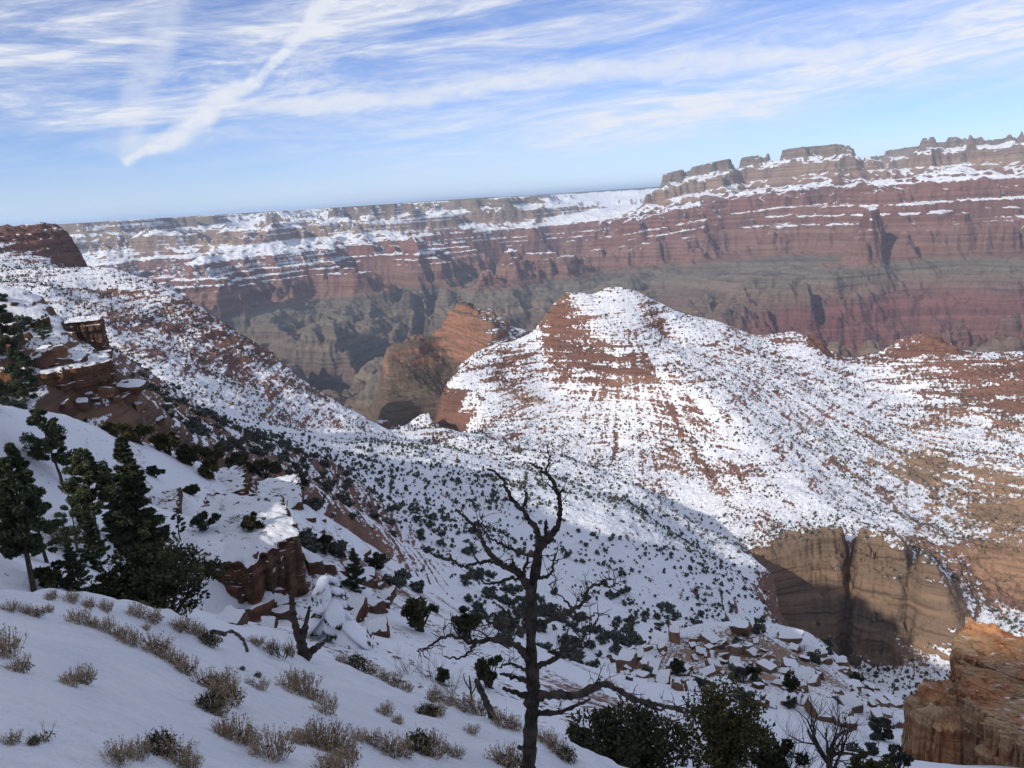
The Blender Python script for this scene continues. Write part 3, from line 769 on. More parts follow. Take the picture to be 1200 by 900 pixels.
class MB:
    """collects tubes, leaf blades and blobs into one mesh"""
    def __init__(self):
        self.v = []; self.q = []; self.t = []; self.c = []; self.n = 0
    def put(self, v, q=None, t=None, tint=None):
        v = np.asarray(v, float)
        if q is not None and len(q): self.q.append(np.asarray(q) + self.n)
        if t is not None and len(t): self.t.append(np.asarray(t) + self.n)
        self.v.append(v); self.n += len(v)
        if tint is None: tint = np.ones(len(v))
        self.c.append(np.broadcast_to(np.asarray(tint, float), (len(v),)))
    def tube(self, pts, rad, sides=6, rough=0.0, rng=None, tint=1.0):
        P = np.asarray(pts, float); R = np.asarray(rad, float)
        T = np.gradient(P, axis=0); T /= np.linalg.norm(T, axis=1, keepdims=True) + 1e-9
        ref = np.array([0.31, 0.17, 0.93]) if abs(T[0] @ np.array([0.31, 0.17, 0.93])) < 0.92 else np.array([1.0, 0, 0])
        vs = []
        u = np.cross(T[0], ref); u /= np.linalg.norm(u)
        ang = np.arange(sides) / sides * 2 * math.pi
        for i in range(len(P)):
            u = u - T[i] * (u @ T[i]); u /= np.linalg.norm(u) + 1e-9
            w = np.cross(T[i], u)
            rr = np.full(sides, R[i])
            if rough and rng is not None: rr = rr * (1 + rough * (rng.rand(sides) - 0.5))
            vs.append(P[i] + rr[:, None] * (np.cos(ang)[:, None] * u + np.sin(ang)[:, None] * w))
        V = np.concatenate(vs); m = len(P); q = []
        for i in range(m - 1):
            for k in range(sides):
                a = i * sides + k; b = i * sides + (k + 1) % sides
                q.append((a, b, b + sides, a + sides))
        cap0 = len(V); V = np.vstack([V, P[0], P[-1] + T[-1] * R[-1]])
        t = [(cap0, (k + 1) % sides, k) for k in range(sides)] + [(cap0 + 1, (m - 1) * sides + k, (m - 1) * sides + (k + 1) % sides) for k in range(sides)]
        self.put(V, q, t, tint)
    def leaves(self, C, size, rng, elong=1.8, tint=(0.7, 1.3), up=0.0, dirs=None):
        C = np.asarray(C, float); n = len(C)
        if n == 0: return
        d = rng.randn(n, 3) if dirs is None else np.asarray(dirs) + 0.55 * rng.randn(n, 3)
        d[:, 2] += up; d /= np.linalg.norm(d, axis=1, keepdims=True) + 1e-9
        e = np.cross(d, rng.randn(n, 3)); e /= np.linalg.norm(e, axis=1, keepdims=True) + 1e-9
        s = (np.asarray(size) * (0.6 + 0.8 * rng.rand(n)))[:, None]
        a = d * s * elong * 0.5; b = e * s * 0.5
        V = np.stack([C - a - b * 0.4, C - a * 0.2 + b, C + a, C - a * 0.1 - b], axis=1).reshape(-1, 3)
        q = np.arange(4 * n).reshape(n, 4)
        tt = np.repeat(tint[0] + (tint[1] - tint[0]) * rng.rand(n), 4)
        self.put(V, q, None, tt)
    def build(self, name, mat, parent=None, loc=None, smooth=True):
        me = self.mesh(name, mat, smooth)
        return link(name, me, parent, loc)
    def mesh(self, name, mat, smooth=True):
        me = mesh_from(name, np.concatenate(self.v), np.concatenate(self.q) if self.q else None, np.concatenate(self.t) if self.t else None, smooth)
        attr_f(me, 'tint', np.concatenate(self.c))
        me.materials.append(mat)
        return me


def tint_mat(name, c0, c1, rough=0.85, bark=0.0, snow=0.0):
    m, n, b = new_mat(name, rough)
    tv = n.n('ShaderNodeAttribute', attribute_name='tint').outputs['Fac']
    P = n.n('ShaderNodeTexCoord').outputs['Object']
    col = n.mix(n.step(n.noise(P, 0.8 if not bark else 6.0, 4, 0.6), 0.35, 0.65), c0, c1)
    sc = n.n('ShaderNodeVectorMath', operation='SCALE'); n.t.links.new(col, sc.inputs[0]); n.put(sc.inputs['Scale'], tv)
    out = sc.outputs[0]
    if snow:
        g = n.n('ShaderNodeNewGeometry'); s3 = n.n('ShaderNodeSeparateXYZ'); n.t.links.new(g.outputs['Normal'], s3.inputs[0])
        k = n.step(n.m('ADD', s3.outputs[2], n.m('MULTIPLY', n.m('SUBTRACT', n.noise(P, 3.0, 4, 0.6), 0.5), 0.9)), 1.0 - snow, 1.06 - snow)
        out = n.mix(k, out, SNOW)
    n.put(b.inputs['Base Color'], out)
    if bark:
        mp = n.n('ShaderNodeMapping'); mp.inputs['Scale'].default_value = (14, 14, 2.2); n.t.links.new(P, mp.inputs[0])
        bump(n, b, n.noise(mp.outputs[0], 1.0, 5, 0.6), 0.9, bark)
    return m


m_needle = tint_mat('fir_needles', (0.044, 0.058, 0.034), (0.070, 0.084, 0.044))
m_pine = tint_mat('pine_needles', (0.058, 0.072, 0.038), (0.088, 0.098, 0.050))
m_juniper = tint_mat('juniper_leaf', (0.062, 0.060, 0.026), (0.100, 0.090, 0.036))
m_dark_juniper = tint_mat('dark_juniper_leaf', (0.042, 0.046, 0.024), (0.074, 0.074, 0.036))
m_grey_juniper = tint_mat('grey_green_juniper', (0.050, 0.060, 0.048), (0.075, 0.082, 0.062))
m_bark = tint_mat('bark', (0.045, 0.032, 0.024), (0.075, 0.056, 0.042), 0.9, 0.03)
m_deadwood = tint_mat('weathered_dead_wood', (0.030, 0.024, 0.020), (0.085, 0.068, 0.055), 0.85, 0.03)
m_twig = tint_mat('bare_twigs', (0.050, 0.040, 0.036), (0.085, 0.068, 0.058))
m_straw = tint_mat('dry_stems', (0.29, 0.205, 0.13), (0.42, 0.315, 0.20))
m_sage = tint_mat('sage_leaves', (0.10, 0.078, 0.046), (0.165, 0.13, 0.078))
m_scrub = tint_mat('valley_scrub', (0.078, 0.086, 0.072), (0.115, 0.118, 0.095))
m_pillow = tint_mat('snow_load', (0.80, 0.82, 0.86), (0.84, 0.85, 0.88), 0.8)


def rock_mat(name, dark, light, stain, snow_amt, zscale=2.2):
    m, n, b = new_mat(name, 0.9)
    P = n.n('ShaderNodeTexCoord').outputs['Object']
    sp = n.n('ShaderNodeSeparateXYZ'); n.t.links.new(P, sp.inputs[0])
    wx = n.m('ADD', sp.outputs[2], n.m('MULTIPLY', n.noise(P, 0.25, 3, 0.5), 2.0))
    lay = n.noise(n.v(n.m('MULTIPLY', sp.outputs[0], 0.10), n.m('MULTIPLY', sp.outputs[1], 0.10), n.m('MULTIPLY', wx, zscale)), 1.0, 6, 0.65, 0.2)
    gr = n.noise(P, 2.5, 6, 0.65); big = n.noise(P, 0.35, 3, 0.5)
    st = n.noise(n.v(n.m('MULTIPLY', sp.outputs[0], 1.6), n.m('MULTIPLY', sp.outputs[1], 1.6), n.m('MULTIPLY', sp.outputs[2], 0.18)), 1.0, 4, 0.6)
    col = n.mix(n.step(lay, 0.36, 0.62), dark, light)
    col = n.mix(n.step(big, 0.42, 0.62), col, n.mix(1.0, col, (1.15, 0.86, 0.72), 'MULTIPLY'))
    col = n.mix(n.m('MULTIPLY', n.step(st, 0.52, 0.72), 0.8), col, stain)
    col = n.mix(n.step(gr, 0.55, 0.75), col, n.mix(1.0, col, (0.62, 0.6, 0.58), 'MULTIPLY'))
    g = n.n('ShaderNodeNewGeometry'); s3 = n.n('ShaderNodeSeparateXYZ'); n.t.links.new(g.outputs['Normal'], s3.inputs[0])
    k = n.step(n.m('ADD', s3.outputs[2], n.m('MULTIPLY', n.m('SUBTRACT', n.noise(P, 0.9, 5, 0.6), 0.5), 0.75)), 1.0 - snow_amt, 1.05 - snow_amt)
    n.put(b.inputs['Base Color'], n.mix(k, col, SNOW))
    bump(n, b, n.m('ADD', n.m('MULTIPLY', lay, 1.2), gr), 1.0, 0.22)
    return m


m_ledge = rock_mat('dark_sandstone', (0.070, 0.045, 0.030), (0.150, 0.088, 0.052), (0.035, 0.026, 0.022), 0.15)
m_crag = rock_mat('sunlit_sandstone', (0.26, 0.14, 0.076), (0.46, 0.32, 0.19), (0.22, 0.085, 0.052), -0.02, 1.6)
m_block = rock_mat('red_sandstone_block', (0.080, 0.046, 0.034), (0.155, 0.096, 0.068), (0.06, 0.035, 0.028), 0.24, 1.2)
m_tanblock = rock_mat('tan_sandstone_block', (0.135, 0.085, 0.058), (0.27, 0.185, 0.12), (0.12, 0.065, 0.046), 0.24, 1.2)


def conifer(name, base, h, rad, seed, label, cat='fir tree', mat=None, dens=1.0, bare=0.12, lean=(0, 0), droop=0.25, power=0.85, clump=False, group=None, leaf=1.0):
    rng = np.random.RandomState(seed); mat = mat or m_needle
    root = empty(name, base); tag(root, label, cat, group)
    zs = np.linspace(-0.4, h, 12); wob = np.cumsum(rng.randn(12, 2) * 0.012 * h, axis=0) * 0.5
    path = np.stack([lean[0] * zs + wob[:, 0], lean[1] * zs + wob[:, 1], zs], 1); path[0, :2] = path[1, :2]
    tr = MB(); wood = tr; tr.tube(path, 0.018 * h * (1 - zs / h * 0.92) + 0.01, 7, 0.2, rng)
    cr = MB()
    nb = int(80 * dens * (h / 8) ** 0.5)
    for i in range(nb):
        f = bare + (1 - bare) * ((i + rng.rand()) / nb)
        z = f * h; c = np.array([np.interp(z, zs, path[:, 0]), np.interp(z, zs, path[:, 1]), z])
        L = rad * ((1 - f) ** power * 1.0 + 0.06) * (0.72 + 0.42 * rng.rand()) * (1.0 if f > bare + 0.12 else 0.75)
        a = rng.rand() * 2 * math.pi
        s = (0.45 * f - droop) + 0.2 * rng.randn()
        t = np.linspace(0, 1, 5)
        d = np.array([math.cos(a), math.sin(a), 0])
        pts = c + d * (L * t)[:, None] + np.array([0, 0, 1.0]) * (L * (s * t + 0.16 * t * t))[:, None]
        wood.tube(pts, 0.012 * h * 0.35 * (1 - 0.8 * t) * (1 - 0.6 * f) + 0.006, 4)
        if clump:
            for cc, w in ((pts[-1], 0.9), (pts[3], 0.7), (pts[2] + d * 0.05, 0.45)):
                n = int(210 * w * leaf); o = rng.randn(n, 3); o /= np.linalg.norm(o, axis=1, keepdims=True)
                o *= (rng.rand(n, 1) ** 0.4) * np.array([1, 1, 0.75]) * (0.5 + 0.6 * rng.rand()) * L * 0.46 * w
                cr.leaves(cc + o + [0, 0, 0.04 * L], 0.0135 * h, rng, 2.8, (0.5, 1.5), 0.7)
        else:
            n = int((90 + 200 * L / rad) * leaf); tt = 0.12 + 0.9 * rng.rand(n) ** 0.8
            side = np.cross(d, [0, 0, 1.0])
            w = (0.34 * L * (1 - 0.65 * tt) + 0.05) * (rng.rand(n) * 2 - 1)
            C = c + d * (L * tt)[:, None] + np.array([0, 0, 1.0]) * (L * (s * tt + 0.16 * tt * tt))[:, None] + side * w[:, None]
            C[:, 2] -= np.abs(w) * 0.25 + 0.10 * L * rng.rand(n)
            dirs = d * 1.0 + side * np.sign(w)[:, None] * 0.7
            cr.leaves(C, 0.0145 * h, rng, 3.0, (0.5, 1.5), -0.15, dirs)
    tr.build('trunk', m_bark, root); cr.build('crown', mat, root)
    return root


def juniper(name, base, w, h, seed, label, cat='juniper tree', mat=None, n=5200, leaf=0.13, group=None, open_=0.5, up=0.15, lift=0.0):
    rng = np.random.RandomState(seed); mat = mat or m_juniper
    root = empty(name, base); tag(root, label, cat, group)
    wood, cr = MB(), MB()
    k = max(14, int(n / 150))
    o = rng.randn(k, 3); o /= np.linalg.norm(o, axis=1, keepdims=True)
    o *= (rng.rand(k, 1) ** 0.42)
    cen = o * np.array([w * 0.40, w * 0.40, h * 0.36]) + np.array([0, 0, h * (0.54 + lift)])
    cen[:, :2] *= (1.0 - 0.35 * np.clip((cen[:, 2:3] / h - 0.5) * 2, 0, 1))
    cen[:, :2] += 0.06 * w * rng.randn(k, 2)
    for c in cen[:: max(1, k // 16)]:
        t = np.linspace(0, 1, 6)[:, None]
        b0 = np.array([0.05 * w * rng.randn(), 0.05 * w * rng.randn(), -0.25])
        midp = np.array([c[0] * 0.35, c[1] * 0.35, c[2] * 0.55]) + 0.06 * w * rng.randn(3)
        pts = (1 - t) ** 2 * b0 + 2 * t * (1 - t) * midp + t * t * c
        wood.tube(pts, 0.030 * h * (1 - 0.85 * t[:, 0]) + 0.008, 6, 0.3, rng)
    per = int(n / k)
    for c in cen:
        rr = (0.085 + 0.085 * rng.rand()) * (w + h) * 0.5
        d = rng.randn(per, 3); d /= np.linalg.norm(d, axis=1, keepdims=True)
        p = c + d * rr * (0.55 + 0.5 * rng.rand(per, 1)) * np.array([1, 1, 0.8])
        b = 0.75 + 0.5 * rng.rand()
        cr.leaves(p, leaf, rng, 1.7, (0.55 * b, 1.25 * b), up, d)
    wood.build('trunk', m_bark, root); cr.build('crown', mat, root)
    return root


def grow(mb, p, d, L, r, depth, rng, spread=0.6, up=0.25, kids=3, sides=5):
    """a bare branching twig system"""
    n = 5; pts = [np.array(p, float)]; dd = np.array(d, float)
    for i in range(n):
        dd = dd + 0.22 * rng.randn(3) * spread; dd[2] += up * 0.12; dd /= np.linalg.norm(dd)
        pts.append(pts[-1] + dd * L / n)
    mb.tube(pts, r * (1 - 0.6 * np.linspace(0, 1, n + 1)), sides)
    if depth > 0:
        for k in range(kids + rng.randint(0, 2)):
            i = rng.randint(2, n + 1)
            nd = dd + spread * rng.randn(3); nd[2] += up; nd /= np.linalg.norm(nd)
            grow(mb, pts[i], nd, L * (0.5 + 0.3 * rng.rand()), r * (1 - 0.6 * i / n) * 0.7, depth - 1, rng, spread, up, kids, 4)


def bare_plant(name, base, h, seed, label, cat, stems=1, depth=3, spread=0.55, r=0.05, mat=None, group=None, lean=(0, 0), kids=3):
    rng = np.random.RandomState(seed)
    root = empty(name, base); tag(root, label, cat, group)
    if stems == 1:
        tr = MB(); zs = np.linspace(-0.3, h * 0.55, 6); wob = np.cumsum(rng.randn(6, 2) * 0.03 * h, 0) * 0.6
        path = np.stack([lean[0] * zs + wob[:, 0], lean[1] * zs + wob[:, 1], zs], 1)
        tr.tube(path, r * (1 - 0.5 * np.linspace(0, 1, 6)), 7, 0.25, rng); tr.build('trunk', mat or m_deadwood, root)
        mb = MB()
        for k in range(7):
            i = rng.randint(2, 6); a = rng.rand() * 6.28
            grow(mb, path[i], (math.cos(a) * 0.8, math.sin(a) * 0.8, 0.9), h * (0.3 + 0.2 * rng.rand()), r * 0.45, depth - 1, rng, spread, 0.3, kids)
        mb.build('branches', mat or m_deadwood, root)
    else:
        mb = MB()
        for k in range(stems):
            a = rng.rand() * 6.28
            grow(mb, (0.1 * h * rng.randn(), 0.1 * h * rng.randn(), -0.1), (math.cos(a) * 0.7, math.sin(a) * 0.7, 1.0), h * (0.5 + 0.3 * rng.rand()), r, depth - 1, rng, spread, 0.3, kids, 4)
        mb.build('twigs', mat or m_twig, root)
    return root


def tuft_mesh(seed, kind):
    """sagebrush / dry rabbitbrush clump, about 1 m across, 1 m high; several upright stems over a low leafy base"""
    rng = np.random.RandomState(seed); st = MB(); lf = MB()
    n = {'dry': 110, 'mixed': 90, 'green': 40, 'stalks': 24}[kind]
    for i in range(n):
        a = rng.rand() * 6.28; q = rng.rand() ** 0.6
        b = np.array([math.cos(a) * q * 0.42, math.sin(a) * q * 0.42, -0.06])
        L = (0.45 + 0.55 * rng.rand()) * (1 - 0.35 * q); d = np.array([math.cos(a) * q * 0.45 + 0.15 * rng.randn(), math.sin(a) * q * 0.45 + 0.15 * rng.randn(), 1.0]); d /= np.linalg.norm(d)
        t = np.linspace(0, 1, 4)[:, None]
        pts = b + d * L * t + np.array([d[0], d[1], -0.3]) * 0.15 * t * t
        st.tube(pts, [0.007, 0.006, 0.009, 0.004], 3, 0, None, 0.65 + 0.7 * rng.rand())
        if kind != 'stalks':
            m = 4; tt = 0.55 + 0.45 * rng.rand(m, 1)
            st.leaves(b + d * L * tt + 0.014 * rng.randn(m, 3), 0.034, rng, 2.4, (0.7, 1.35), 0.8)
    m = {'dry': 60, 'mixed': 200, 'green': 700, 'stalks': 120}[kind]
    a = rng.rand(m) * 6.28; q = rng.rand(m) ** 0.55; hh = rng.rand(m)
    top = {'dry': 0.28, 'mixed': 0.45, 'green': 0.78, 'stalks': 0.22}[kind]
    C = np.stack([np.cos(a) * q * 0.5 + 0.1 * rng.randn(m), np.sin(a) * q * 0.5 + 0.1 * rng.randn(m), hh * top * (1 - 0.7 * q)], 1)
    lf.leaves(C, 0.055, rng, 2.2, (0.55, 1.3), 0.6)
    return st.mesh('stems', m_straw), lf.mesh('leaves', {'green': m_dark_juniper}.get(kind, m_sage))


def copy_tree(o):
    c = o.copy(); COL.objects.link(c)
    for ch in o.children:
        d = ch.copy(); COL.objects.link(d); d.parent = c
    return c


def strata_rock(mb, foot, z0, z1, seed, layers=14, ledge=0.10, noise=0.06, taper=0.0, tilt=(0, 0), nper=90, topn=0.15):
    """a body of bedded rock over a footprint polygon: beds stand in and out, walls cracked, top uneven"""
    rng = np.random.RandomState(seed)
    F = np.asarray(foot, float); F2 = np.vstack([F, F[:1]]); seg = np.linalg.norm(np.diff(F2, axis=0), axis=1); cum = np.concatenate([[0], np.cumsum(seg)])
    tt = np.linspace(0, cum[-1], nper, endpoint=False)
    P = np.stack([np.interp(tt, cum, F2[:, 0]), np.interp(tt, cum, F2[:, 1])], 1)
    cen = P.mean(0); size = np.sqrt(((P - cen) ** 2).sum(1)).mean()
    zs = [0.0]
    while len(zs) < layers * 2:
        zs.append(zs[-1] + 0.25 + 1.1 * rng.rand() ** 1.5); zs.append(zs[-1] + 0.05)
    zs = np.array(zs) / zs[-1]
    V = []; prev = 0.0
    u = np.stack([np.cos(np.linspace(0, 2 * math.pi, nper, endpoint=False)), np.sin(np.linspace(0, 2 * math.pi, nper, endpoint=False))], 1)
    crack = np.abs(perlin(u[:, 0] * 4.3 + seed, u[:, 1] * 4.3, seed)) ; crack = -0.10 * np.exp(-(crack / 0.10) ** 2)
    for i, zf in enumerate(zs):
        if i % 2 == 0 or i == 0: off = ledge * (rng.rand() - 0.45)
        ang = fbm(u[:, 0] * 3.0 + 5 + seed, u[:, 1] * 3.0 + zf * 1.0, 1.0, 4, seed % 50, 0.6); ang = 0.55 * (0.35 * ang + 0.65 * np.round(ang * 5) / 5)
        sc = 1 + off + noise * 2.2 * ang + crack * (0.5 + rng.rand()) - taper * zf + noise * 0.35 * rng.randn(nper)
        q = cen + (P - cen) * sc[:, None]
        z = z0 + (z1 - z0) * zf
        V.append(np.column_stack([q, z + tilt[0] * (q[:, 0] - cen[0]) * zf + tilt[1] * (q[:, 1] - cen[1]) * zf]))
    for k, f in enumerate((0.86, 0.66, 0.42, 0.18)):
        q = cen + (V[-1 - k][:, :2] * 0 + (V[len(zs) - 1][:, :2] - cen) * f)
        z = z1 + tilt[0] * (q[:, 0] - cen[0]) + tilt[1] * (q[:, 1] - cen[1]) + topn * (0.35 + fbm(q[:, 0], q[:, 1], size * 0.9, 3, seed % 40))
        V.append(np.column_stack([q, z]))
    m = len(V); V = np.concatenate(V)
    i, k = np.meshgrid(np.arange(m - 1), np.arange(nper), indexing='ij'); k2 = (k + 1) % nper
    q = np.stack([i * nper + k, i * nper + k2, (i + 1) * nper + k2, (i + 1) * nper + k], -1).reshape(-1, 4)
    c = len(V); V = np.vstack([V, V[-nper:].mean(0)])
    t = [(c, (m - 1) * nper + a, (m - 1) * nper + (a + 1) % nper) for a in range(nper)]
    mb.put(V, q, t)


TEX_J = bpy.data.textures.new('rock_joints', 'VORONOI'); TEX_J.noise_scale = 1.9; TEX_J.distance_metric = 'CHEBYCHEV'; TEX_J.noise_intensity = 1.0
TEX_C = bpy.data.textures.new('rock_chips', 'CLOUDS'); TEX_C.noise_scale = 0.7; TEX_C.noise_depth = 4


def break_up(o, joint, chip, levels=2):
    """jointed, chipped faces: real relief on a rock body"""
    m = o.modifiers.new('cut', 'SUBSURF'); m.subdivision_type = 'SIMPLE'; m.levels = levels; m.render_levels = levels
    for tx, st in ((TEX_J, joint), (TEX_C, chip)):
        d = o.modifiers.new('relief', 'DISPLACE'); d.texture = tx; d.texture_coords = 'LOCAL'; d.strength = st; d.mid_level = 0.5
    return o


def block_mesh(seed, mat):
    """a squarish sandstone block, broken edges, about 1 m"""
    rng = np.random.RandomState(seed); mb = MB(); n = 6
    g = np.linspace(-1, 1, n); V = []; q = []
    for ax in range(3):
        for sgn in (-1, 1):
            a, b = np.meshgrid(g, g, indexing='ij'); p = np.zeros((n, n, 3)); p[..., ax] = sgn; p[..., (ax + 1) % 3] = a; p[..., (ax + 2) % 3] = b
            base = sum(len(v) for v in V); V.append(p.reshape(-1, 3)); id_ = np.arange(n * n).reshape(n, n) + base
            f = np.stack([id_[:-1, :-1], id_[1:, :-1], id_[1:, 1:], id_[:-1, 1:]], -1).reshape(-1, 4)
            q.append(f if sgn > 0 else f[:, ::-1])
    V = np.concatenate(V); q = np.concatenate(q)
    V = V / (np.abs(V) ** 7).sum(1, keepdims=True) ** (1 / 7.0)
    sh = rng.randn(3, 3) * 0.16 + np.eye(3)
    W = V @ sh.T
    nn = np.stack([fbm(W[:, 0] * 1.2 + W[:, 2] * 0.7 + 3 * k, W[:, 1] * 1.2 - W[:, 2] * 0.5, 1.0, 3, seed + k) for k in range(3)], 1)
    W = W + 0.30 * nn
    W *= np.array([0.5, 0.5 * (0.6 + 0.6 * rng.rand()), 0.28 + 0.18 * rng.rand()])
    mb.put(W, q)
    return mb.mesh('sandstone_block', mat)
# ------------------------------------------------------------------ rock outcrops
def at(px, py, r):
    a, s, e = pt(px, py, r)
    return np.array([r * math.sin(a), r * math.cos(a), e * r])


def outcrop(name, foot, ztop, depth, seed, label, mat, **kw):
    F = np.array([at(*f)[:2] for f in foot]); c = F.mean(0)
    root_z = ztop
    mb = MB(); strata_rock(mb, F - c, -depth, 0.0, seed, **kw)
    o = mb.build(name, mat, None, (c[0], c[1], root_z))
    tag(break_up(o, 0.55, 0.35), label, 'rock outcrop')
    return o


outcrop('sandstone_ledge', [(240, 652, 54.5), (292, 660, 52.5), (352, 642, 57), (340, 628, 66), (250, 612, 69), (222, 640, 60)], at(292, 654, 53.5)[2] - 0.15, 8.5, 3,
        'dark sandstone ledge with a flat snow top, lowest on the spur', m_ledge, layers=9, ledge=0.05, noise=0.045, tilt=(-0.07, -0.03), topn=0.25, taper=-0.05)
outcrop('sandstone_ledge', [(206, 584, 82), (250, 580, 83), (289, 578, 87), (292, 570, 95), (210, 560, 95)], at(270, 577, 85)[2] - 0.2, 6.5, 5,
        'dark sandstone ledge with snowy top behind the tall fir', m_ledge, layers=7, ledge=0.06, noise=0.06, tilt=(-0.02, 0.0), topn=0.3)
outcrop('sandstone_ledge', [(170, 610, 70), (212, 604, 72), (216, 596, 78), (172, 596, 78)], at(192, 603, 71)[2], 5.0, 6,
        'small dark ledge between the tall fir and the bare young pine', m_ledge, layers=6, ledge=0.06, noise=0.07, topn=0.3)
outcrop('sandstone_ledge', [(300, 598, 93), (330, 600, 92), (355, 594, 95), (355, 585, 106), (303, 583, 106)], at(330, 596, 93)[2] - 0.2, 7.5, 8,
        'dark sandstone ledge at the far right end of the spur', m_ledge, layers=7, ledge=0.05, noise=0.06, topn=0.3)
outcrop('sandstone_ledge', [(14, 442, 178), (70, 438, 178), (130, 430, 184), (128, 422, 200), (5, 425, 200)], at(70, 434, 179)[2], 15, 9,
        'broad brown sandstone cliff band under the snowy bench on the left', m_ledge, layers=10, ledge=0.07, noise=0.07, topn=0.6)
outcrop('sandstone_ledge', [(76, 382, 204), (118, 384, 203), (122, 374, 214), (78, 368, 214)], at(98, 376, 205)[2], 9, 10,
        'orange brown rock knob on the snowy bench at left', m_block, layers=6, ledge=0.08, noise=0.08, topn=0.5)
# crag at the lower right
c0 = at(1170, 800, 66)
mb = MB()
def body(foot, ztop, depth, seed, **kw):
    F = np.array([at(*f)[:2] for f in foot]) - c0[:2]
    strata_rock(mb, F, ztop - depth - c0[2], ztop - c0[2], seed, **kw)
body([(1057, 850, 59.5), (1100, 860, 57.5), (1140, 850, 58.5), (1140, 830, 63), (1082, 822, 63)], at(1090, 815, 61)[2], 24, 12, layers=15, ledge=0.05, noise=0.06, topn=0.7, tilt=(0.12, 0.10), nper=160)
for k_, (x0_, r_, ty_) in enumerate(((1150, 56.5, 868), (1132, 58.5, 842), (1124, 60.5, 820), (1118, 62.5, 800), (1116, 64.5, 781), (1118, 66.5, 768), (1126, 68.5, 757))):
    body([(x0_, ty_, r_), (x0_ + 30, ty_, r_ - 1.0), (1240, ty_ - 6, r_ - 1.2), (1350, ty_ - 12, r_ + 1), (1350, ty_ - 14, r_ + 2.6), (x0_ + 8, ty_, r_ + 2.6)], at(x0_ + 40, ty_, r_)[2], 20, 30 + k_, layers=12, ledge=0.045, noise=0.05, topn=0.4, tilt=(-0.16, 0.02), nper=300)
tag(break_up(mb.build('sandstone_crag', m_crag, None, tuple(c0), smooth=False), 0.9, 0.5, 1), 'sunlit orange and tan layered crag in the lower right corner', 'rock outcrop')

blk = [block_mesh(70 + k, m_tanblock) for k in range(5)] + [block_mesh(90 + k, m_block) for k in range(4)]
rngb = np.random.RandomState(5)


def blocks(spots, pick, label, group, name='sandstone_block', sz=(0.8, 2.4), sink=0.12):
    for px, py in spots:
        p = hit(px, py, 25.0); s = sz[0] + (sz[1] - sz[0]) * rngb.rand() ** 1.8
        o = link(name, blk[pick[rngb.randint(len(pick))]], None, (p.x, p.y, p.z + s * sink))
        o.rotation_euler = (rngb.randn() * 0.18, rngb.randn() * 0.18, rngb.rand() * 6.28); o.scale = (s * (0.8 + 0.6 * rngb.rand()), s, s * (0.7 + 0.5 * rngb.rand()))
        tag(o, label, 'rock', group)


kn = [(720 + 340 * rngb.rand(), 740 + 140 * rngb.rand()) for _ in range(420)]
kn = [p for p in kn if p[1] > 742 + 0.0011 * (p[0] - 870) ** 2 * (1 if p[0] < 870 else 0.9) + 4 and 90 < math.hypot(*hit(p[0], p[1], 25.0)[:2]) < 140][:230]
blocks(kn, (0, 1, 2, 3, 4, 5), 'snow dusted tan sandstone block on the rocky knoll right of the dead tree', 'sandstone blocks scattered on the knoll', sz=(0.5, 2.3))
for (px, py, r_, s, lab) in ((868, 745, 127, 4.6, 'square tan block crowning the rocky knoll'), (790, 752, 121, 3.8, 'brown block on the left shoulder of the knoll'), (706, 806, 110, 4.2, 'upright brown rock at the left foot of the knoll'), (735, 790, 113, 3.6, 'snow capped rock beside the upright rock on the knoll'),
                        (925, 756, 131, 4.4, 'pale tan block on the sunlit right brow of the knoll'), (965, 862, 92, 4.0, 'broad brown block low on the front of the knoll')):
    p = at(px, py, r_); z = float(ground_xy(p[0], p[1]))
    o = link('sandstone_block', blk[rngb.randint(5)], None, (p[0], p[1], z + s * 0.22)); s *= 0.72; o.scale = (s * 1.2, s, s * 1.0); o.rotation_euler = (0.05, -0.04, rngb.rand() * 6)
    tag(o, lab, 'rock')
gl = [(400 + 60 * rngb.rand(), 650 + 110 * rngb.rand()) for _ in range(26)] + [(360 + 40 * rngb.rand(), 610 + 60 * rngb.rand()) for _ in range(10)]
blocks(gl, (5, 6, 7, 8), 'red brown snow capped rock in the gully below the spur', 'red rocks in the gully', sz=(0.5, 1.7))
lf = [(5 + 210 * rngb.rand(), 350 + 150 * rngb.rand()) for _ in range(60)]
lf = [p for p in lf if 140 < math.hypot(*hit(p[0], p[1], 25.0)[:2]) < 300][:44]
blocks(lf, (5, 6, 7, 8, 1), 'brown snow capped rock among the shaded ledges on the left', 'rocks on the shaded left ledges', sz=(1.4, 4.4))
ft = [(265 + 75 * rngb.rand(), 690 + 45 * rngb.rand()) for _ in range(12)]
blocks(ft, (5, 6, 7, 8), 'broken brown rock at the foot of the lowest ledge', 'rocks at the foot of the ledge', sz=(0.5, 1.5))

# ------------------------------------------------------------------ conifers on the spur
def tree_at(px, py, ptop, fn, *a, rmin=25.0, **kw):
    p = hit(px, py, rmin); r = math.hypot(p.x, p.y)
    h = (py - ptop) * (p @ Vector(F_)) / FPX / math.cos(PITCH) * 1.0
    return p, h


def fir(px, py, ptop, wpx, seed, label, **kw):
    p, h = tree_at(px, py, ptop, None); r = p @ Vector(F_)
    rmin = kw.pop('rmin', None)
    return conifer(kw.pop('name', 'fir_tree'), p, h, wpx * 0.5 * r / FPX, seed, label, **kw)


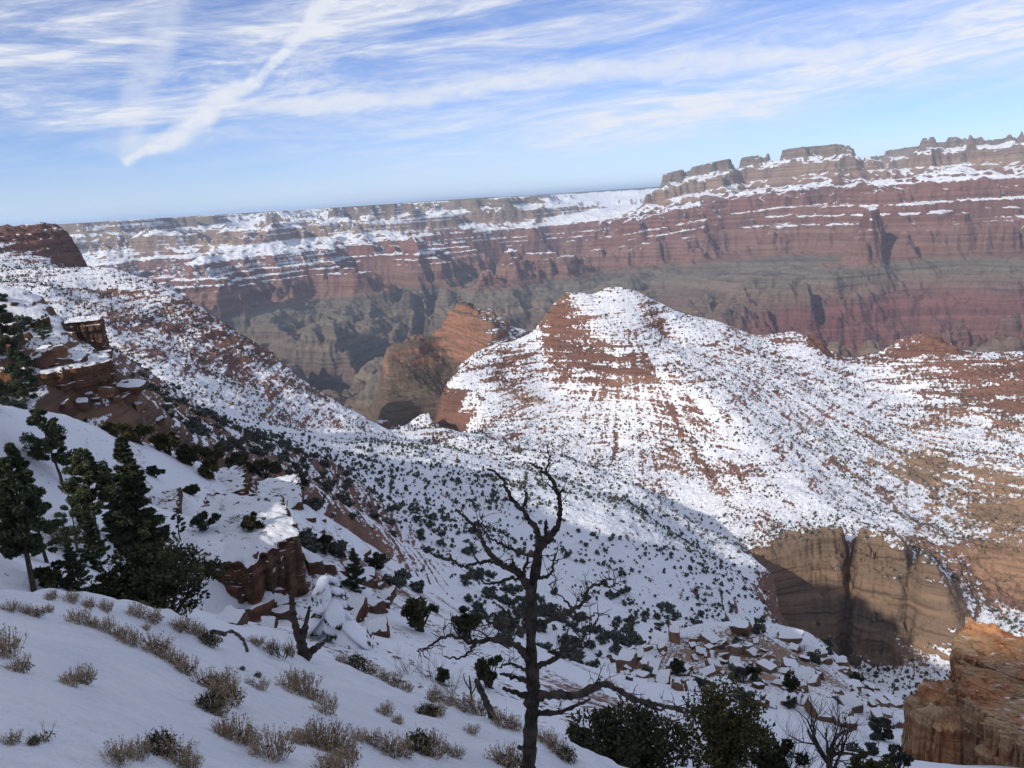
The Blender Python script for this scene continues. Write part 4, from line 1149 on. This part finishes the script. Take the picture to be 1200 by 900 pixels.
fir(168, 668, 508, 72, 1, 'tallest dark fir on the spur, narrow pointed crown left of the ledges', dens=1.7, bare=0.10, droop=0.35, leaf=1.35, lean=(0.0, 0))
fir(122, 648, 530, 62, 2, 'slim pine with a bare lower trunk just left of the tallest fir', name='pine_tree', cat='pine tree', mat=m_pine, bare=0.42, clump=True, dens=0.9, droop=0.1, power=0.5)
fir(38, 690, 520, 62, 3, 'tall dark pine nearest the left edge, with a ragged crown', name='pine_tree', cat='pine tree', mat=m_needle, bare=0.22, clump=True, dens=1.0, droop=0.15, power=0.6, lean=(0.05, 0))
fir(14, 640, 566, 34, 4, 'small thin pine at the left edge beside the ragged pine', name='pine_tree', cat='pine tree', mat=m_needle, bare=0.3, clump=True, dens=0.6, power=0.6)
fir(72, 568, 484, 50, 5, 'open crowned pine alone on the upper snow of the spur', name='pine_tree', cat='pine tree', mat=m_pine, bare=0.25, clump=True, dens=0.7, droop=0.0, power=0.45, lean=(-0.12, 0))
fir(92, 648, 588, 52, 6, 'short bushy pine in front of the slim pine', name='pine_tree', cat='pine tree', mat=m_needle, bare=0.15, clump=True, dens=0.8, power=0.5)
fir(56, 660, 560, 44, 16, 'dark pine between the ragged pine and the slim pine', name='pine_tree', cat='pine tree', mat=m_needle, bare=0.18, clump=True, dens=0.8, power=0.5)
fir(112, 668, 590, 40, 17, 'low dark fir touching the left foot of the tallest fir', dens=1.2, bare=0.05, leaf=1.1)
fir(140, 640, 548, 40, 18, 'dark fir half hidden behind the tallest fir', dens=1.2, bare=0.1, leaf=1.1)
fir(92, 702, 634, 46, 7, 'low dark spruce at the foot of the spur snow', name='spruce_tree', cat='spruce tree', dens=1.3, bare=0.04, leaf=1.2)
fir(-6, 592, 520, 46, 8, 'dark pine cut by the left edge of the snow slope', name='pine_tree', cat='pine tree', mat=m_needle, bare=0.2, clump=True, dens=0.8, power=0.5)
fir(212, 634, 594, 20, 9, 'bare young pine on the ledge snow right of the tallest fir', name='pine_tree', cat='pine tree', mat=m_pine, bare=0.2, clump=True, dens=0.4, power=0.6)
fir(418, 692, 640, 34, 10, 'lone dark fir in the gully right of the ledges', dens=1.1, bare=0.06, leaf=1.2)
fir(8, 418, 358, 34, 11, 'dark pine on the far snowy bench at the left edge', name='pine_tree', cat='pine tree', mat=m_needle, bare=0.12, clump=True, dens=0.8, power=0.45)
fir(30, 472, 412, 34, 12, 'dark pine in front of the brown cliff band', name='pine_tree', cat='pine tree', mat=m_needle, bare=0.12, clump=True, dens=0.8, power=0.45)
fir(52, 398, 374, 22, 13, 'small dark pine right of the pine on the far bench', name='pine_tree', cat='pine tree', mat=m_needle, bare=0.1, clump=True, dens=0.6, power=0.45)
fir(-2, 482, 440, 30, 14, 'dark pine at the left edge where the spur snow begins', name='pine_tree', cat='pine tree', mat=m_needle, bare=0.1, clump=True, dens=0.7, power=0.45)


def jun(px, py, w, h, seed, label, rmin=25.0, **kw):
    p = hit(px, py, rmin); k = (p @ Vector(F_)) / FPX
    kw.setdefault('leaf', max(0.10, 2.6 * k))
    return juniper(kw.pop('name', 'juniper_tree'), p, w * k, h * k / math.cos(PITCH), seed, label, **kw)


jun(190, 732, 150, 102, 21, 'large round dark juniper below the ledges, left of the lowest one', mat=m_dark_juniper, n=9000, leaf=0.11)
jun(62, 690, 60, 34, 22, 'low dark bush between the snow slope and the ragged pine', mat=m_dark_juniper, n=1500, name='bush', cat='bush')
jun(130, 708, 50, 36, 23, 'olive bush touching the left side of the large round juniper', n=1500, name='bush', cat='bush')
for i, (px, py, w, h, lab, m) in enumerate((
        (136, 512, 40, 20, 'olive scrub bush on the spur crest, leftmost of the crest bushes', m_juniper),
        (163, 520, 44, 26, 'olive juniper above the top of the tallest fir', m_juniper),
        (196, 532, 50, 26, 'wide olive juniper on the middle of the spur crest', m_juniper),
        (222, 545, 44, 24, 'dark juniper on the crest right of the wide olive one', m_dark_juniper),
        (252, 548, 56, 30, 'broad green juniper on the crest above the sunlit pinyon', m_juniper),
        (283, 556, 50, 26, 'dark juniper at the right end of the crest brush', m_dark_juniper),
        (246, 562, 38, 24, 'pale pinyon in a patch of sun at the edge of the snow bench', m_juniper),
        (312, 562, 44, 22, 'brown green juniper behind the far right ledge', m_juniper),
        (345, 580, 40, 24, 'dark juniper on top of the far right ledge', m_dark_juniper),
        (295, 628, 34, 28, 'small juniper on the front corner of the lowest ledge', m_dark_juniper),
        (240, 622, 34, 24, 'grey green shrub in the middle of the lowest ledge snow', m_grey_juniper),
        (182, 560, 24, 16, 'snow dusted shrub on the open bench right of the tallest fir', m_grey_juniper),
        (225, 580, 26, 12, 'dark shrub on the lip of the ledge behind the fir', m_dark_juniper),
        (380, 650, 30, 26, 'dark shrub at the end of the spur beside the snow laden tree', m_dark_juniper),
        (442, 668, 28, 22, 'grey green shrub right of the lone gully fir', m_grey_juniper),
        (492, 740, 58, 48, 'dark juniper in the gully, left of the dead tree branches', m_dark_juniper),
        (547, 748, 40, 44, 'dark juniper just behind the left limbs of the dead tree', m_dark_juniper),
        (574, 806, 44, 46, 'dark juniper close to the dead trunk on its left', m_dark_juniper),
        (520, 800, 20, 18, 'small dark shrub behind the edge of the snow slope', m_dark_juniper))):
    jun(px, py, w, h, 30 + i, lab, mat=m, n=int(700 + 26 * w), name='juniper_tree' if w > 30 else 'shrub', cat='juniper tree' if w > 30 else 'shrub')
jun(745, 930, 140, 120, 51, 'big dark juniper right of the dead trunk at the bottom edge', mat=m_dark_juniper, n=9500, leaf=0.085, rmin=22)
jun(845, 925, 128, 142, 52, 'lighter olive juniper beside the big dark juniper', n=7600, leaf=0.085, rmin=22)
jun(676, 902, 56, 60, 53, 'olive juniper half behind the dead trunk', n=3000, leaf=0.085, rmin=22)
jun(912, 925, 90, 54, 54, 'dark low juniper under the bare shrubs', mat=m_dark_juniper, n=3800, leaf=0.085, rmin=22)
jun(1012, 925, 56, 46, 55, 'bright green juniper right of the small dead tree', n=2600, leaf=0.085, rmin=22)
jun(1052, 905, 34, 34, 56, 'grey green juniper left of the crag at the bottom edge', mat=m_grey_juniper, n=1300)
jun(1034, 868, 36, 26, 57, 'grey green juniper on the snow below the knoll', mat=m_grey_juniper, n=1200)
jun(1022, 885, 20, 16, 58, 'small grey green shrub below the other one on the knoll snow', mat=m_grey_juniper, n=500, name='shrub', cat='shrub')
jun(881, 798, 22, 20, 59, 'dark juniper in the middle of the knoll, left of its twin', mat=m_dark_juniper, n=800)
jun(926, 812, 20, 24, 60, 'dark upright juniper right of centre on the knoll', mat=m_dark_juniper, n=800)
jun(795, 792, 20, 22, 61, 'dark juniper at the left side of the knoll', mat=m_dark_juniper, n=700)
jun(925, 830, 16, 14, 62, 'small shrub under the upright knoll juniper', mat=m_grey_juniper, n=400, name='shrub', cat='shrub')
jun(1002, 800, 14, 12, 63, 'small shrub on the right shoulder of the knoll', mat=m_grey_juniper, n=400, name='shrub', cat='shrub')

# ------------------------------------------------------------------ the dead tree
base = hit(619, 912, 8.0)
TY = base.y


def tp(px, py, off=0.0):
    d = pix_dir(px, py)
    return d / d[1] * (TY + off)


dead = empty('dead_tree', base); tag(dead, 'tall bare dead tree with twisted limbs rising in the foreground', 'dead tree')
rngd = np.random.RandomState(3)
bl = np.array(base)


def smooth_path(P, n):
    P = np.asarray(P, float); t = np.concatenate([[0], np.cumsum(np.linalg.norm(np.diff(P, axis=0), axis=1))]); t /= t[-1]
    u = np.linspace(0, 1, n); out = np.empty((n, P.shape[1]))
    Pe = np.vstack([2 * P[0] - P[1], P, 2 * P[-1] - P[-2]]); te = np.concatenate([[t[0] - (t[1] - t[0])], t, [t[-1] + (t[-1] - t[-2])]])
    m = (Pe[2:] - Pe[:-2]) / (te[2:] - te[:-2])[:, None]
    for i, x in enumerate(u):
        k = min(np.searchsorted(t, x, side='right') - 1, len(P) - 2); h = t[k + 1] - t[k]; s = (x - t[k]) / h
        out[i] = (2 * s ** 3 - 3 * s * s + 1) * P[k] + (s ** 3 - 2 * s * s + s) * h * m[k] + (-2 * s ** 3 + 3 * s * s) * P[k + 1] + (s ** 3 - s * s) * h * m[k + 1]
    return out


KPX = float(np.dot(np.array(base), F_)) / FPX            # metres per pixel at the tree


def limb(mb, pix, r0, r1, o0=0.0, o1=0.0, sides=7, jit=0.012):
    n = len(pix); P = np.array([tp(p[0], p[1], o0 + (o1 - o0) * i / max(1, n - 1)) for i, p in enumerate(pix)]) - bl
    m = max(6, n * 5); Q = smooth_path(P, m); Q[1:-1] += jit * rngd.randn(m - 2, 3)
    t = np.linspace(0, 1, m); R = (r0 + (r1 - r0) * t) * (0.82 if r0 < 8 else 1.0) * KPX * (1 + 0.14 * rngd.randn(m)); R = np.maximum(R, 0.006)
    mb.tube(Q, R, sides, 0.22, rngd, 0.75 + 0.5 * rngd.rand())
    return Q


def twigs(mb, Q, n, L, r):
    for k in range(n):
        i = rngd.randint(len(Q) // 3, len(Q)); d = rngd.randn(3); d[2] = abs(d[2]) * 0.7 + 0.1; d /= np.linalg.norm(d)
        p = [Q[i]]
        for j in range(4):
            d = d + 0.35 * rngd.randn(3); d /= np.linalg.norm(d); p.append(p[-1] + d * L / 4)
        mb.tube(p, r * (1 - 0.7 * np.linspace(0, 1, 5)), 4)
        for q_ in range(2):
            e_ = d + 0.8 * rngd.randn(3); e_ /= np.linalg.norm(e_); j = rngd.randint(1, 4)
            mb.tube([p[j], p[j] + e_ * L * 0.2, p[j] + e_ * L * 0.36 + 0.03 * rngd.randn(3)], [r * 0.6, r * 0.5, r * 0.25], 3)


tr = MB()
limb(tr, [(617, 945), (619, 905), (622, 860), (624, 815), (623, 765), (622, 725), (624, 695), (628, 668), (631, 648), (634, 632)], 9.4, 4.9, 0, 0.1, 12, 0.008)
tr.build('trunk', m_deadwood, dead)
LIMBS = [
    # leader, left fork and its snag
    ([(633, 640), (628, 620), (618, 606), (612, 597), (602, 588), (593, 571), (587, 559), (578, 552), (571, 550)], 4.6, 1.4, 0.1, 0.5, [([(612, 598), (616, 588), (617, 580), (615, 576)], 2.8, 1.6)], 2),
    ([(633, 642), (645, 629), (653, 615), (656, 598), (654, 580), (648, 566), (640, 555), (630, 548), (621, 543)], 5.2, 1.2, 0.1, -0.5, [([(641, 557), (641, 548), (645, 534)], 2.0, 0.8), ([(654, 580), (662, 572)], 1.6, 0.7), ([(637, 634), (640, 622), (640, 611)], 3.2, 2.0)], 3),
    ([(624, 702), (618, 688), (610, 675), (600, 667), (585, 660), (575, 650), (567, 638), (560, 623), (550, 611), (540, 602), (535, 597)], 6.0, 1.3, 0.0, -0.6,
     [([(586, 661), (570, 658), (552, 661), (540, 664), (532, 656), (524, 649)], 3.0, 1.0), ([(610, 676), (600, 678), (585, 682), (568, 683), (563, 675)], 2.6, 1.0), ([(608, 671), (600, 655)], 2.6, 1.6), ([(612, 676), (617, 662), (618, 650)], 3.0, 1.6), ([(562, 660), (556, 652), (550, 640)], 1.6, 0.7), ([(560, 625), (564, 614), (566, 602)], 1.4, 0.6)], 7),
    ([(626, 652), (612, 649), (598, 643), (580, 634), (569, 625), (560, 612)], 2.6, 0.9, 0.1, 0.8, [([(590, 640), (586, 630), (584, 622)], 1.3, 0.6)], 4),
    ([(630, 738), (645, 726), (662, 720), (673, 713), (684, 706), (687, 695), (695, 686), (705, 684), (714, 688), (724, 684)], 4.2, 1.0, 0.0, 0.9, [([(672, 714), (660, 701), (650, 691), (643, 685)], 1.6, 0.7), ([(665, 720), (676, 726), (690, 724), (698, 718)], 2.0, 0.8), ([(705, 684), (712, 678), (720, 679)], 1.2, 0.6)], 8),
    ([(630, 780), (645, 775), (660, 765), (676, 757), (684, 745), (689, 733)], 4.0, 1.0, 0.0, -0.7, [([(674, 758), (688, 758), (691, 746)], 2.2, 0.8), ([(660, 766), (666, 752), (664, 742)], 1.4, 0.6), ([(684, 746), (694, 738), (700, 728)], 1.2, 0.6)], 7),
    ([(632, 678), (645, 673), (648, 660), (652, 648)], 2.6, 1.0, 0.0, 0.4, [([(648, 662), (655, 656)], 1.2, 0.6)], 3),
    ([(619, 742), (605, 735), (590, 732), (575, 730), (561, 721), (552, 718)], 4.0, 1.0, 0.0, 0.7, [([(600, 734), (597, 721), (588, 712), (577, 706)], 2.4, 0.8), ([(576, 730), (566, 734), (556, 733)], 1.3, 0.6)], 6),
    ([(619, 772), (608, 758), (590, 751), (572, 750), (555, 752), (540, 747), (525, 745), (510, 752), (500, 760), (489, 763)], 5.6, 1.0, 0.0, -0.9, [([(560, 752), (548, 765), (535, 772), (520, 769)], 2.4, 0.8), ([(541, 747), (533, 737), (529, 724)], 1.5, 0.6), ([(572, 750), (566, 742), (555, 738)], 1.6, 0.7)], 9),
    ([(619, 797), (602, 794), (586, 790)], 4.2, 1.6, 0.0, -0.3, [], 1),
    ([(619, 786), (606, 780), (593, 778), (585, 782)], 2.6, 0.9, 0.0, 0.4, [], 2),
    ([(629, 817), (650, 813), (676, 815), (694, 807), (708, 802), (724, 808), (744, 819), (766, 824), (788, 830), (806, 836)], 7.0, 2.0, 0.0, -0.5, [([(745, 820), (762, 828), (776, 832), (790, 828), (802, 829)], 3.2, 1.2), ([(766, 830), (772, 840), (776, 848)], 1.8, 0.7), ([(724, 809), (730, 822), (726, 834)], 1.4, 0.6), ([(694, 808), (700, 798), (706, 794)], 1.6, 0.7)], 8),
    ([(630, 836), (655, 834), (676, 826), (692, 819)], 4.2, 1.6, 0.0, 0.5, [], 2),
    ([(618, 816), (605, 812), (590, 807)], 4.6, 2.4, 0.0, 0.2, [], 0),
    ([(619, 877), (607, 876)], 4.0, 2.6, 0.0, -0.1, [], 0),
]
for pix, r0, r1, o0, o1, subs, nt in LIMBS:
    mb = MB(); Q = limb(mb, pix, r0, r1, o0, o1)
    for sp, a, b in subs:
        i = int(np.argmin([math.hypot(p[0] - sp[0][0], p[1] - sp[0][1]) for p in pix])); oo = o0 + (o1 - o0) * i / max(1, len(pix) - 1)
        q2 = limb(mb, sp, a, b, oo, oo + 0.3 * rngd.randn(), 5); twigs(mb, q2, nt // 3, 0.30, 0.010)
    twigs(mb, Q, nt * 2, 0.36, 0.0095)
    mb.build('branch', m_deadwood, dead)

# other dead wood
def dead_pieces(name, pixlists, anchor, label, cat, rmin=10.0, flat=False):
    b = hit(*anchor, rmin); root = empty(name, b); tag(root, label, cat)
    k = float(np.dot(np.array(b), F_)) / FPX
    for part, pix, r0, r1 in pixlists:
        mb = MB(); P = []
        for (px, py) in pix:
            if flat:
                h = hit(px, py, rmin); P.append(np.array(h) + [0, 0, 0.02] - np.array(b))
            else:
                d = pix_dir(px, py); P.append(d / d[1] * b.y - np.array(b))
        n = max(6, 5 * len(P)); Q = smooth_path(np.array(P), n)
        mb.tube(Q, np.maximum((r0 + (r1 - r0) * np.linspace(0, 1, n)) * k * (1 + 0.12 * rngd.randn(n)), 0.008), 7, 0.25, rngd)
        mb.build(part, m_deadwood, root)
    return root


dead_pieces('dead_snag', [('trunk', [(358, 775), (354, 758), (349, 742), (344, 724), (342, 704), (341, 694)], 7, 2.2), ('branch', [(354, 752), (357, 738), (360, 724), (363, 711)], 4.5, 1.6), ('branch', [(344, 727), (334, 724), (323, 726)], 2.5, 1.2), ('branch', [(358, 772), (364, 764), (371, 759), (379, 753)], 6, 2.5)],
            (358, 772), 'forked dark snag in front of the snow laden tree', 'dead tree')
dead_pieces('fallen_branch', [('limb', [(250, 742), (262, 745), (272, 742), (282, 748), (287, 756), (290, 764)], 3.5, 1.8)], (270, 744), 'crooked dead branch lying on the snow slope', 'branch', flat=True)
dead_pieces('broken_stump', [('trunk', [(580, 846), (573, 830), (566, 814), (558, 797)], 5, 3.2)], (578, 843), 'leaning broken stump left of the dead tree trunk', 'stump')
dead_pieces('dead_sapling', [('trunk', [(553, 830), (552, 812), (550, 792)], 1.6, 0.8), ('branch', [(552, 815), (558, 803), (560, 795)], 0.9, 0.5), ('branch', [(551, 808), (545, 798), (543, 790)], 0.9, 0.5)], (553, 828), 'thin dead sapling left of the leaning stump', 'dead tree')
p = hit(975, 925, 22.0); k = (p @ Vector(F_)) / FPX
bare_plant('dead_tree', p, 112 * k, 4, 'small bare tree standing below the knoll', 'dead tree', 1, 4, 0.5, 0.16, m_deadwood)
for i, (px, py, h, lab) in enumerate(((880, 925, 96, 'bare grey shrub right of the olive juniper'), (915, 922, 92, 'bare grey shrub left of the small bare tree'), (945, 915, 70, 'low bare shrub touching the small bare tree'), (1000, 915, 62, 'low bare shrub right of the small bare tree'))):
    p = hit(px, py, 22.0); k = (p @ Vector(F_)) / FPX
    bare_plant('bare_shrub', p, h * k, 20 + i, lab, 'bare shrub', 7, 3, 0.55, 0.022)
for i, (px, py, h, lab) in enumerate(((506, 798, 34, 'round grey bare shrub in the gully snow'), (478, 790, 26, 'thin bare shrub left of the round grey one'), (330, 770, 22, 'bare shrub beside the forked snag'), (530, 812, 26, 'bare shrub behind the edge of the snow slope'))):
    p = hit(px, py, 12.0); k = (p @ Vector(F_)) / FPX
    bare_plant('bare_shrub', p, h * k * 1.2, 30 + i, lab, 'bare shrub', 10, 3, 0.5, 0.012)

# snow laden tree at the end of the spur
p = hit(392, 752, 30.0); k = (p @ Vector(F_)) / FPX
root = empty('snow_laden_tree', p); tag(root, 'tree bowed under thick lobes of snow beside the lowest ledge', 'tree')
rs = np.random.RandomState(8); sn, gr = MB(), MB()
H_, Wd = 92 * k, 62 * k
U = bpy.data.meshes.new('tmp'); bm_ = __import__('bmesh').new(); __import__('bmesh').ops.create_icosphere(bm_, subdivisions=3, radius=1.0); bm_.to_mesh(U); bm_.free()
IV = np.array([v.co[:] for v in U.vertices]); IT = np.array([q.vertices[:] for q in U.polygons]); bpy.data.meshes.remove(U)
for i in range(44):
    f = (i + rs.rand()) / 44; z = H_ * (0.12 + 0.80 * f); a = rs.rand() * 6.28; L = Wd * (1.05 - 0.75 * f) * (0.55 + 0.6 * rs.rand())
    d = np.array([math.cos(a), math.sin(a), -0.55 - 0.3 * rs.rand()]); d /= np.linalg.norm(d); s_ = np.cross(d, [0, 0, 1]); s_ /= np.linalg.norm(s_); u_ = np.cross(s_, d)
    V = IV * np.array([L * 0.55, L * 0.20 + 0.18, 0.17 + 0.06 * rs.rand()])
    V = V * (1 + 0.22 * fbm(IV[:, 0] * 2 + i, IV[:, 1] * 2 + IV[:, 2], 1.0, 3, i)[:, None])
    V[:, 2] -= 0.25 * (V[:, 0] / L + 0.3) ** 2 * L
    c = np.array([0, 0, z]) + d * L * 0.55
    Q = c + V[:, :1] * d + V[:, 1:2] * s_ + V[:, 2:3] * u_
    sn.put(Q, None, IT)
    n = 26; t = rs.rand(n, 1)
    gr.leaves(np.array([0, 0, z - 0.22]) + d * L * (0.2 + 0.9 * t) + s_ * (rs.rand(n, 1) - 0.5) * 0.5, 0.16, rs, 2.0, (0.6, 1.2), -0.3)
tk = MB(); tk.tube([(0, 0, -0.4), (0.05, 0, H_ * 0.4), (0, 0.05, H_ * 0.9)], [0.14, 0.10, 0.03], 7)
tk.build('trunk', m_bark, root); gr.build('foliage', m_dark_juniper, root); sn.build('snow_load', m_pillow, root)

# ------------------------------------------------------------------ tufts on the snow slope
TUFT = {k: [tuft_mesh(sd + i, k) for i in range(n)] for k, sd, n in (('dry', 100, 3), ('mixed', 120, 3), ('green', 140, 2), ('stalks', 160, 2))}
rngt = np.random.RandomState(12)
TL = {'dry': ('dry_shrub', 'dry straw coloured sagebrush clump standing out of the snow slope', 'shrub', 'dry sagebrush clumps on the snow slope'),
      'mixed': ('sagebrush', 'brown sagebrush with low leafy base on the snow slope', 'shrub', 'brown sagebrush on the snow slope'),
      'green': ('green_shrub', 'dark green low shrub poking out of the snow slope', 'shrub', 'green shrubs on the snow slope'),
      'stalks': ('grass_stalks', 'few thin dry stalks rising from bare snow', 'dry grass', 'thin dry stalks on the snow slope')}
TUFTS = [(97, 800, 36, 'mixed'), (85, 803, 24, 'dry'), (24, 786, 26, 'mixed'), (4, 768, 46, 'dry'), (14, 872, 22, 'mixed'), (50, 868, 34, 'stalks'), (40, 874, 14, 'green'), (140, 893, 34, 'dry'), (163, 888, 34, 'dry'),
         (187, 882, 40, 'green'), (206, 890, 38, 'mixed'), (222, 902, 34, 'mixed'), (12, 716, 16, 'dry'), (30, 718, 18, 'dry'), (42, 722, 22, 'mixed'), (58, 718, 22, 'dry'), (76, 722, 18, 'mixed'), (92, 730, 22, 'dry'),
         (108, 734, 22, 'mixed'), (124, 740, 22, 'dry'), (140, 748, 24, 'mixed'), (155, 756, 26, 'dry'), (170, 758, 24, 'dry'), (182, 764, 28, 'mixed'), (194, 772, 28, 'dry'), (206, 780, 28, 'mixed'),
         (218, 790, 30, 'mixed'), (230, 798, 30, 'dry'), (243, 806, 32, 'mixed'), (252, 818, 32, 'mixed'), (246, 832, 34, 'green'), (258, 838, 26, 'mixed'), (262, 812, 34, 'dry'), (270, 824, 30, 'mixed'),
         (232, 854, 24, 'dry'), (248, 856, 26, 'dry'), (262, 862, 30, 'dry'), (278, 868, 34, 'dry'), (292, 872, 36, 'mixed'), (306, 878, 38, 'mixed'), (318, 888, 40, 'dry'), (330, 898, 38, 'mixed'), (270, 884, 30, 'dry'),
         (292, 840, 30, 'mixed'), (306, 808, 22, 'dry'), (292, 802, 20, 'stalks'), (342, 806, 30, 'dry'), (356, 814, 34, 'dry'), (370, 822, 34, 'dry'), (382, 836, 28, 'dry'), (350, 872, 34, 'dry'), (364, 872, 36, 'dry'),
         (380, 876, 40, 'dry'), (394, 884, 40, 'mixed'), (408, 890, 34, 'mixed'), (402, 902, 44, 'dry'), (386, 904, 40, 'dry'), (420, 868, 24, 'dry'), (436, 872, 24, 'mixed'), (452, 838, 18, 'dry'), (466, 848, 18, 'mixed'),
         (458, 884, 34, 'mixed'), (474, 886, 28, 'mixed'), (490, 880, 34, 'green'), (506, 884, 32, 'mixed'), (522, 882, 24, 'dry'), (534, 888, 28, 'mixed'), (553, 860, 20, 'dry'), (568, 862, 20, 'dry'), (590, 896, 36, 'mixed'), (604, 902, 34, 'mixed'),
         (500, 838, 26, 'green'), (512, 838, 24, 'mixed'), (488, 828, 20, 'mixed'), (400, 776, 20, 'mixed'), (418, 784, 22, 'green'), (434, 790, 22, 'mixed'), (448, 796, 20, 'mixed'), (462, 804, 20, 'mixed'), (476, 810, 20, 'mixed'),
         (494, 814, 20, 'mixed'), (510, 820, 22, 'mixed'), (526, 826, 20, 'mixed'), (544, 832, 22, 'mixed'), (560, 838, 20, 'mixed'), (588, 850, 26, 'mixed'), (604, 856, 24, 'mixed'), (284, 786, 12, 'green'), (302, 794, 12, 'green'),
         (324, 782, 14, 'green'), (222, 742, 22, 'dry'), (236, 748, 18, 'mixed'), (180, 728, 26, 'mixed'), (160, 722, 24, 'dry'), (246, 756, 24, 'green'), (300, 756, 22, 'mixed'), (318, 764, 24, 'mixed'), (338, 768, 22, 'mixed'), (210, 738, 26, 'mixed'),
         (650, 880, 26, 'mixed'), (640, 872, 24, 'mixed'), (664, 890, 26, 'green'), (172, 740, 14, 'dry'), (60, 702, 16, 'mixed'), (84, 706, 18, 'dry'), (104, 712, 20, 'mixed'), (124, 716, 20, 'dry')]
for px, py, hp, kd in TUFTS:
    if kd != 'stalks' and rngt.rand() < 0.14: continue
    q = hit(px, py, 3.5, 30.0); k = (q @ Vector(F_)) / FPX; s = hp * k * (1.0 + 0.15 * rngt.randn())
    nm, lb, ct, gp = TL[kd]
    a, b = TUFT[kd][rngt.randint(len(TUFT[kd]))]
    e = empty(nm, q, rngt.rand() * 6.28); tag(e, lb, ct, gp)
    e.scale = (s * (0.78 + 0.35 * rngt.rand()), s * 0.85, s)
    link('stems', a, e); link('leaves', b, e)

# ------------------------------------------------------------------ scrub on the valley slopes
EF = Zf / RR; RUN = np.maximum.accumulate(EF, axis=0)
rv = np.random.RandomState(77)
NS = 150000
va = (rv.rand(NS) - 0.5) * 1.26; vs = math.log(70) + rv.rand(NS) * (math.log(1330) - math.log(70))
vz = ground(va, vs); vr = np.exp(vs); vx, vy = vr * np.sin(va), vr * np.cos(va)
ii = np.searchsorted(SROWS, vs); jj = np.clip(np.searchsorted(ACOLS, va), 0, len(ACOLS) - 1)
D3 = np.stack([vx, vy, vz], 1); cz = D3 @ F_; qx = W0 / 2 + FPX * (D3 @ R_) / cz; qy = H0 / 2 - FPX * (D3 @ U_) / cz
hgt = np.clip(np.exp(0.45 * rv.randn(NS)) * 1.12, 0.5, 3.0) * np.where(vr > 650, 1.12, 1.0)
visb = (vz + hgt * 0.7) / vr >= RUN[np.maximum(ii - 3, 0), jj]
slp = SLOPE[ii, jj]; rk = ROCK[ii, jj]
nzv = fbm(vx, vy, 55.0, 4, 81); nz2 = fbm(vx, vy, 220.0, 3, 82)
dens = np.clip(0.30 + 0.12 * ((vr > 170) & (vr < 620)) + (1.7 - 0.7 * ((vr > 170) & (vr < 620))) * nzv + 0.6 * nz2, 0.03, 1.4) * np.clip(1.2 - 0.9 * rk, 0.1, 1) * (1 - sstep(slp, 0.75, 1.3)) * (vr / 500.0) ** 1.1
dens *= np.where(vr < 140, 0.14, np.where(vr < 200, 0.4, np.where(vr < 620, 0.72, 1.0)))
hgt = np.where((vr > 170) & (vr < 620), np.clip(hgt * 1.25, 1.0, 2.6), np.minimum(hgt, np.where(vr < 170, 1.5, 2.2)))
okm = visb & (qx > -40) & (qx < 1240) & (qy < 920) & (rv.rand(NS) < dens * 0.8)
okm &= ~((qx < 352) & (qy > 470) & (vr < 130))
ks = np.nonzero(okm)[0]; ks = ks[np.argsort(-(hgt[ks] / vr[ks]))]
print('valley shrubs', len(ks))


def scrub_mesh(seed):
    rng = np.random.RandomState(seed); mb = MB()
    c = rng.randn(9, 3) * np.array([0.24, 0.24, 0.14]) + [0, 0, 0.42]
    for q in c:
        d = rng.randn(46, 3); d /= np.linalg.norm(d, axis=1, keepdims=True)
        mb.leaves(q + d * 0.26 * (0.5 + 0.5 * rng.rand(46, 1)), 0.15, rng, 1.5, (0.6, 1.3), 0.2)
    mb.tube([(0, 0, -0.3), (0.02, 0, 0.5)], [0.05, 0.02], 4)
    return mb.mesh('valley_juniper', m_scrub)


SM = [scrub_mesh(300 + i) for i in range(7)]
for n_, i in enumerate(ks[:300]):
    o = link('valley_juniper', SM[n_ % 7], None, (vx[i], vy[i], vz[i] - 0.05))
    s = hgt[i] * 1.25; w = 0.9 + 0.5 * rv.rand(); o.scale = (s * w, s * w, s); o.rotation_euler = (0, 0, rv.rand() * 6.28)
    tag(o, 'small dark juniper dotting the snowy valley slopes', 'juniper bush', 'small junipers scattered over the valley slopes')
rest = ks[300:16000]
m = len(rest); S_ = hgt[rest]
mb = MB()
n1 = 16
d = rv.randn(m, n1, 3); d /= np.linalg.norm(d, axis=2, keepdims=True)
sq = (0.9 + 0.5 * rv.rand(m))[:, None]
C = np.stack([vx[rest][:, None] + d[..., 0] * 0.38 * S_[:, None] * sq * rv.rand(m, n1) ** 0.5, vy[rest][:, None] + d[..., 1] * 0.38 * S_[:, None] * sq * rv.rand(m, n1) ** 0.5, vz[rest][:, None] + (0.42 + 0.36 * d[..., 2]) * S_[:, None]], -1).reshape(-1, 3)
mb.leaves(C, np.repeat(S_ * 0.52, n1), rv, 1.3, (0.7, 1.3), 0.1)
tag(mb.build('juniper_scrub', m_scrub), kind='stuff')
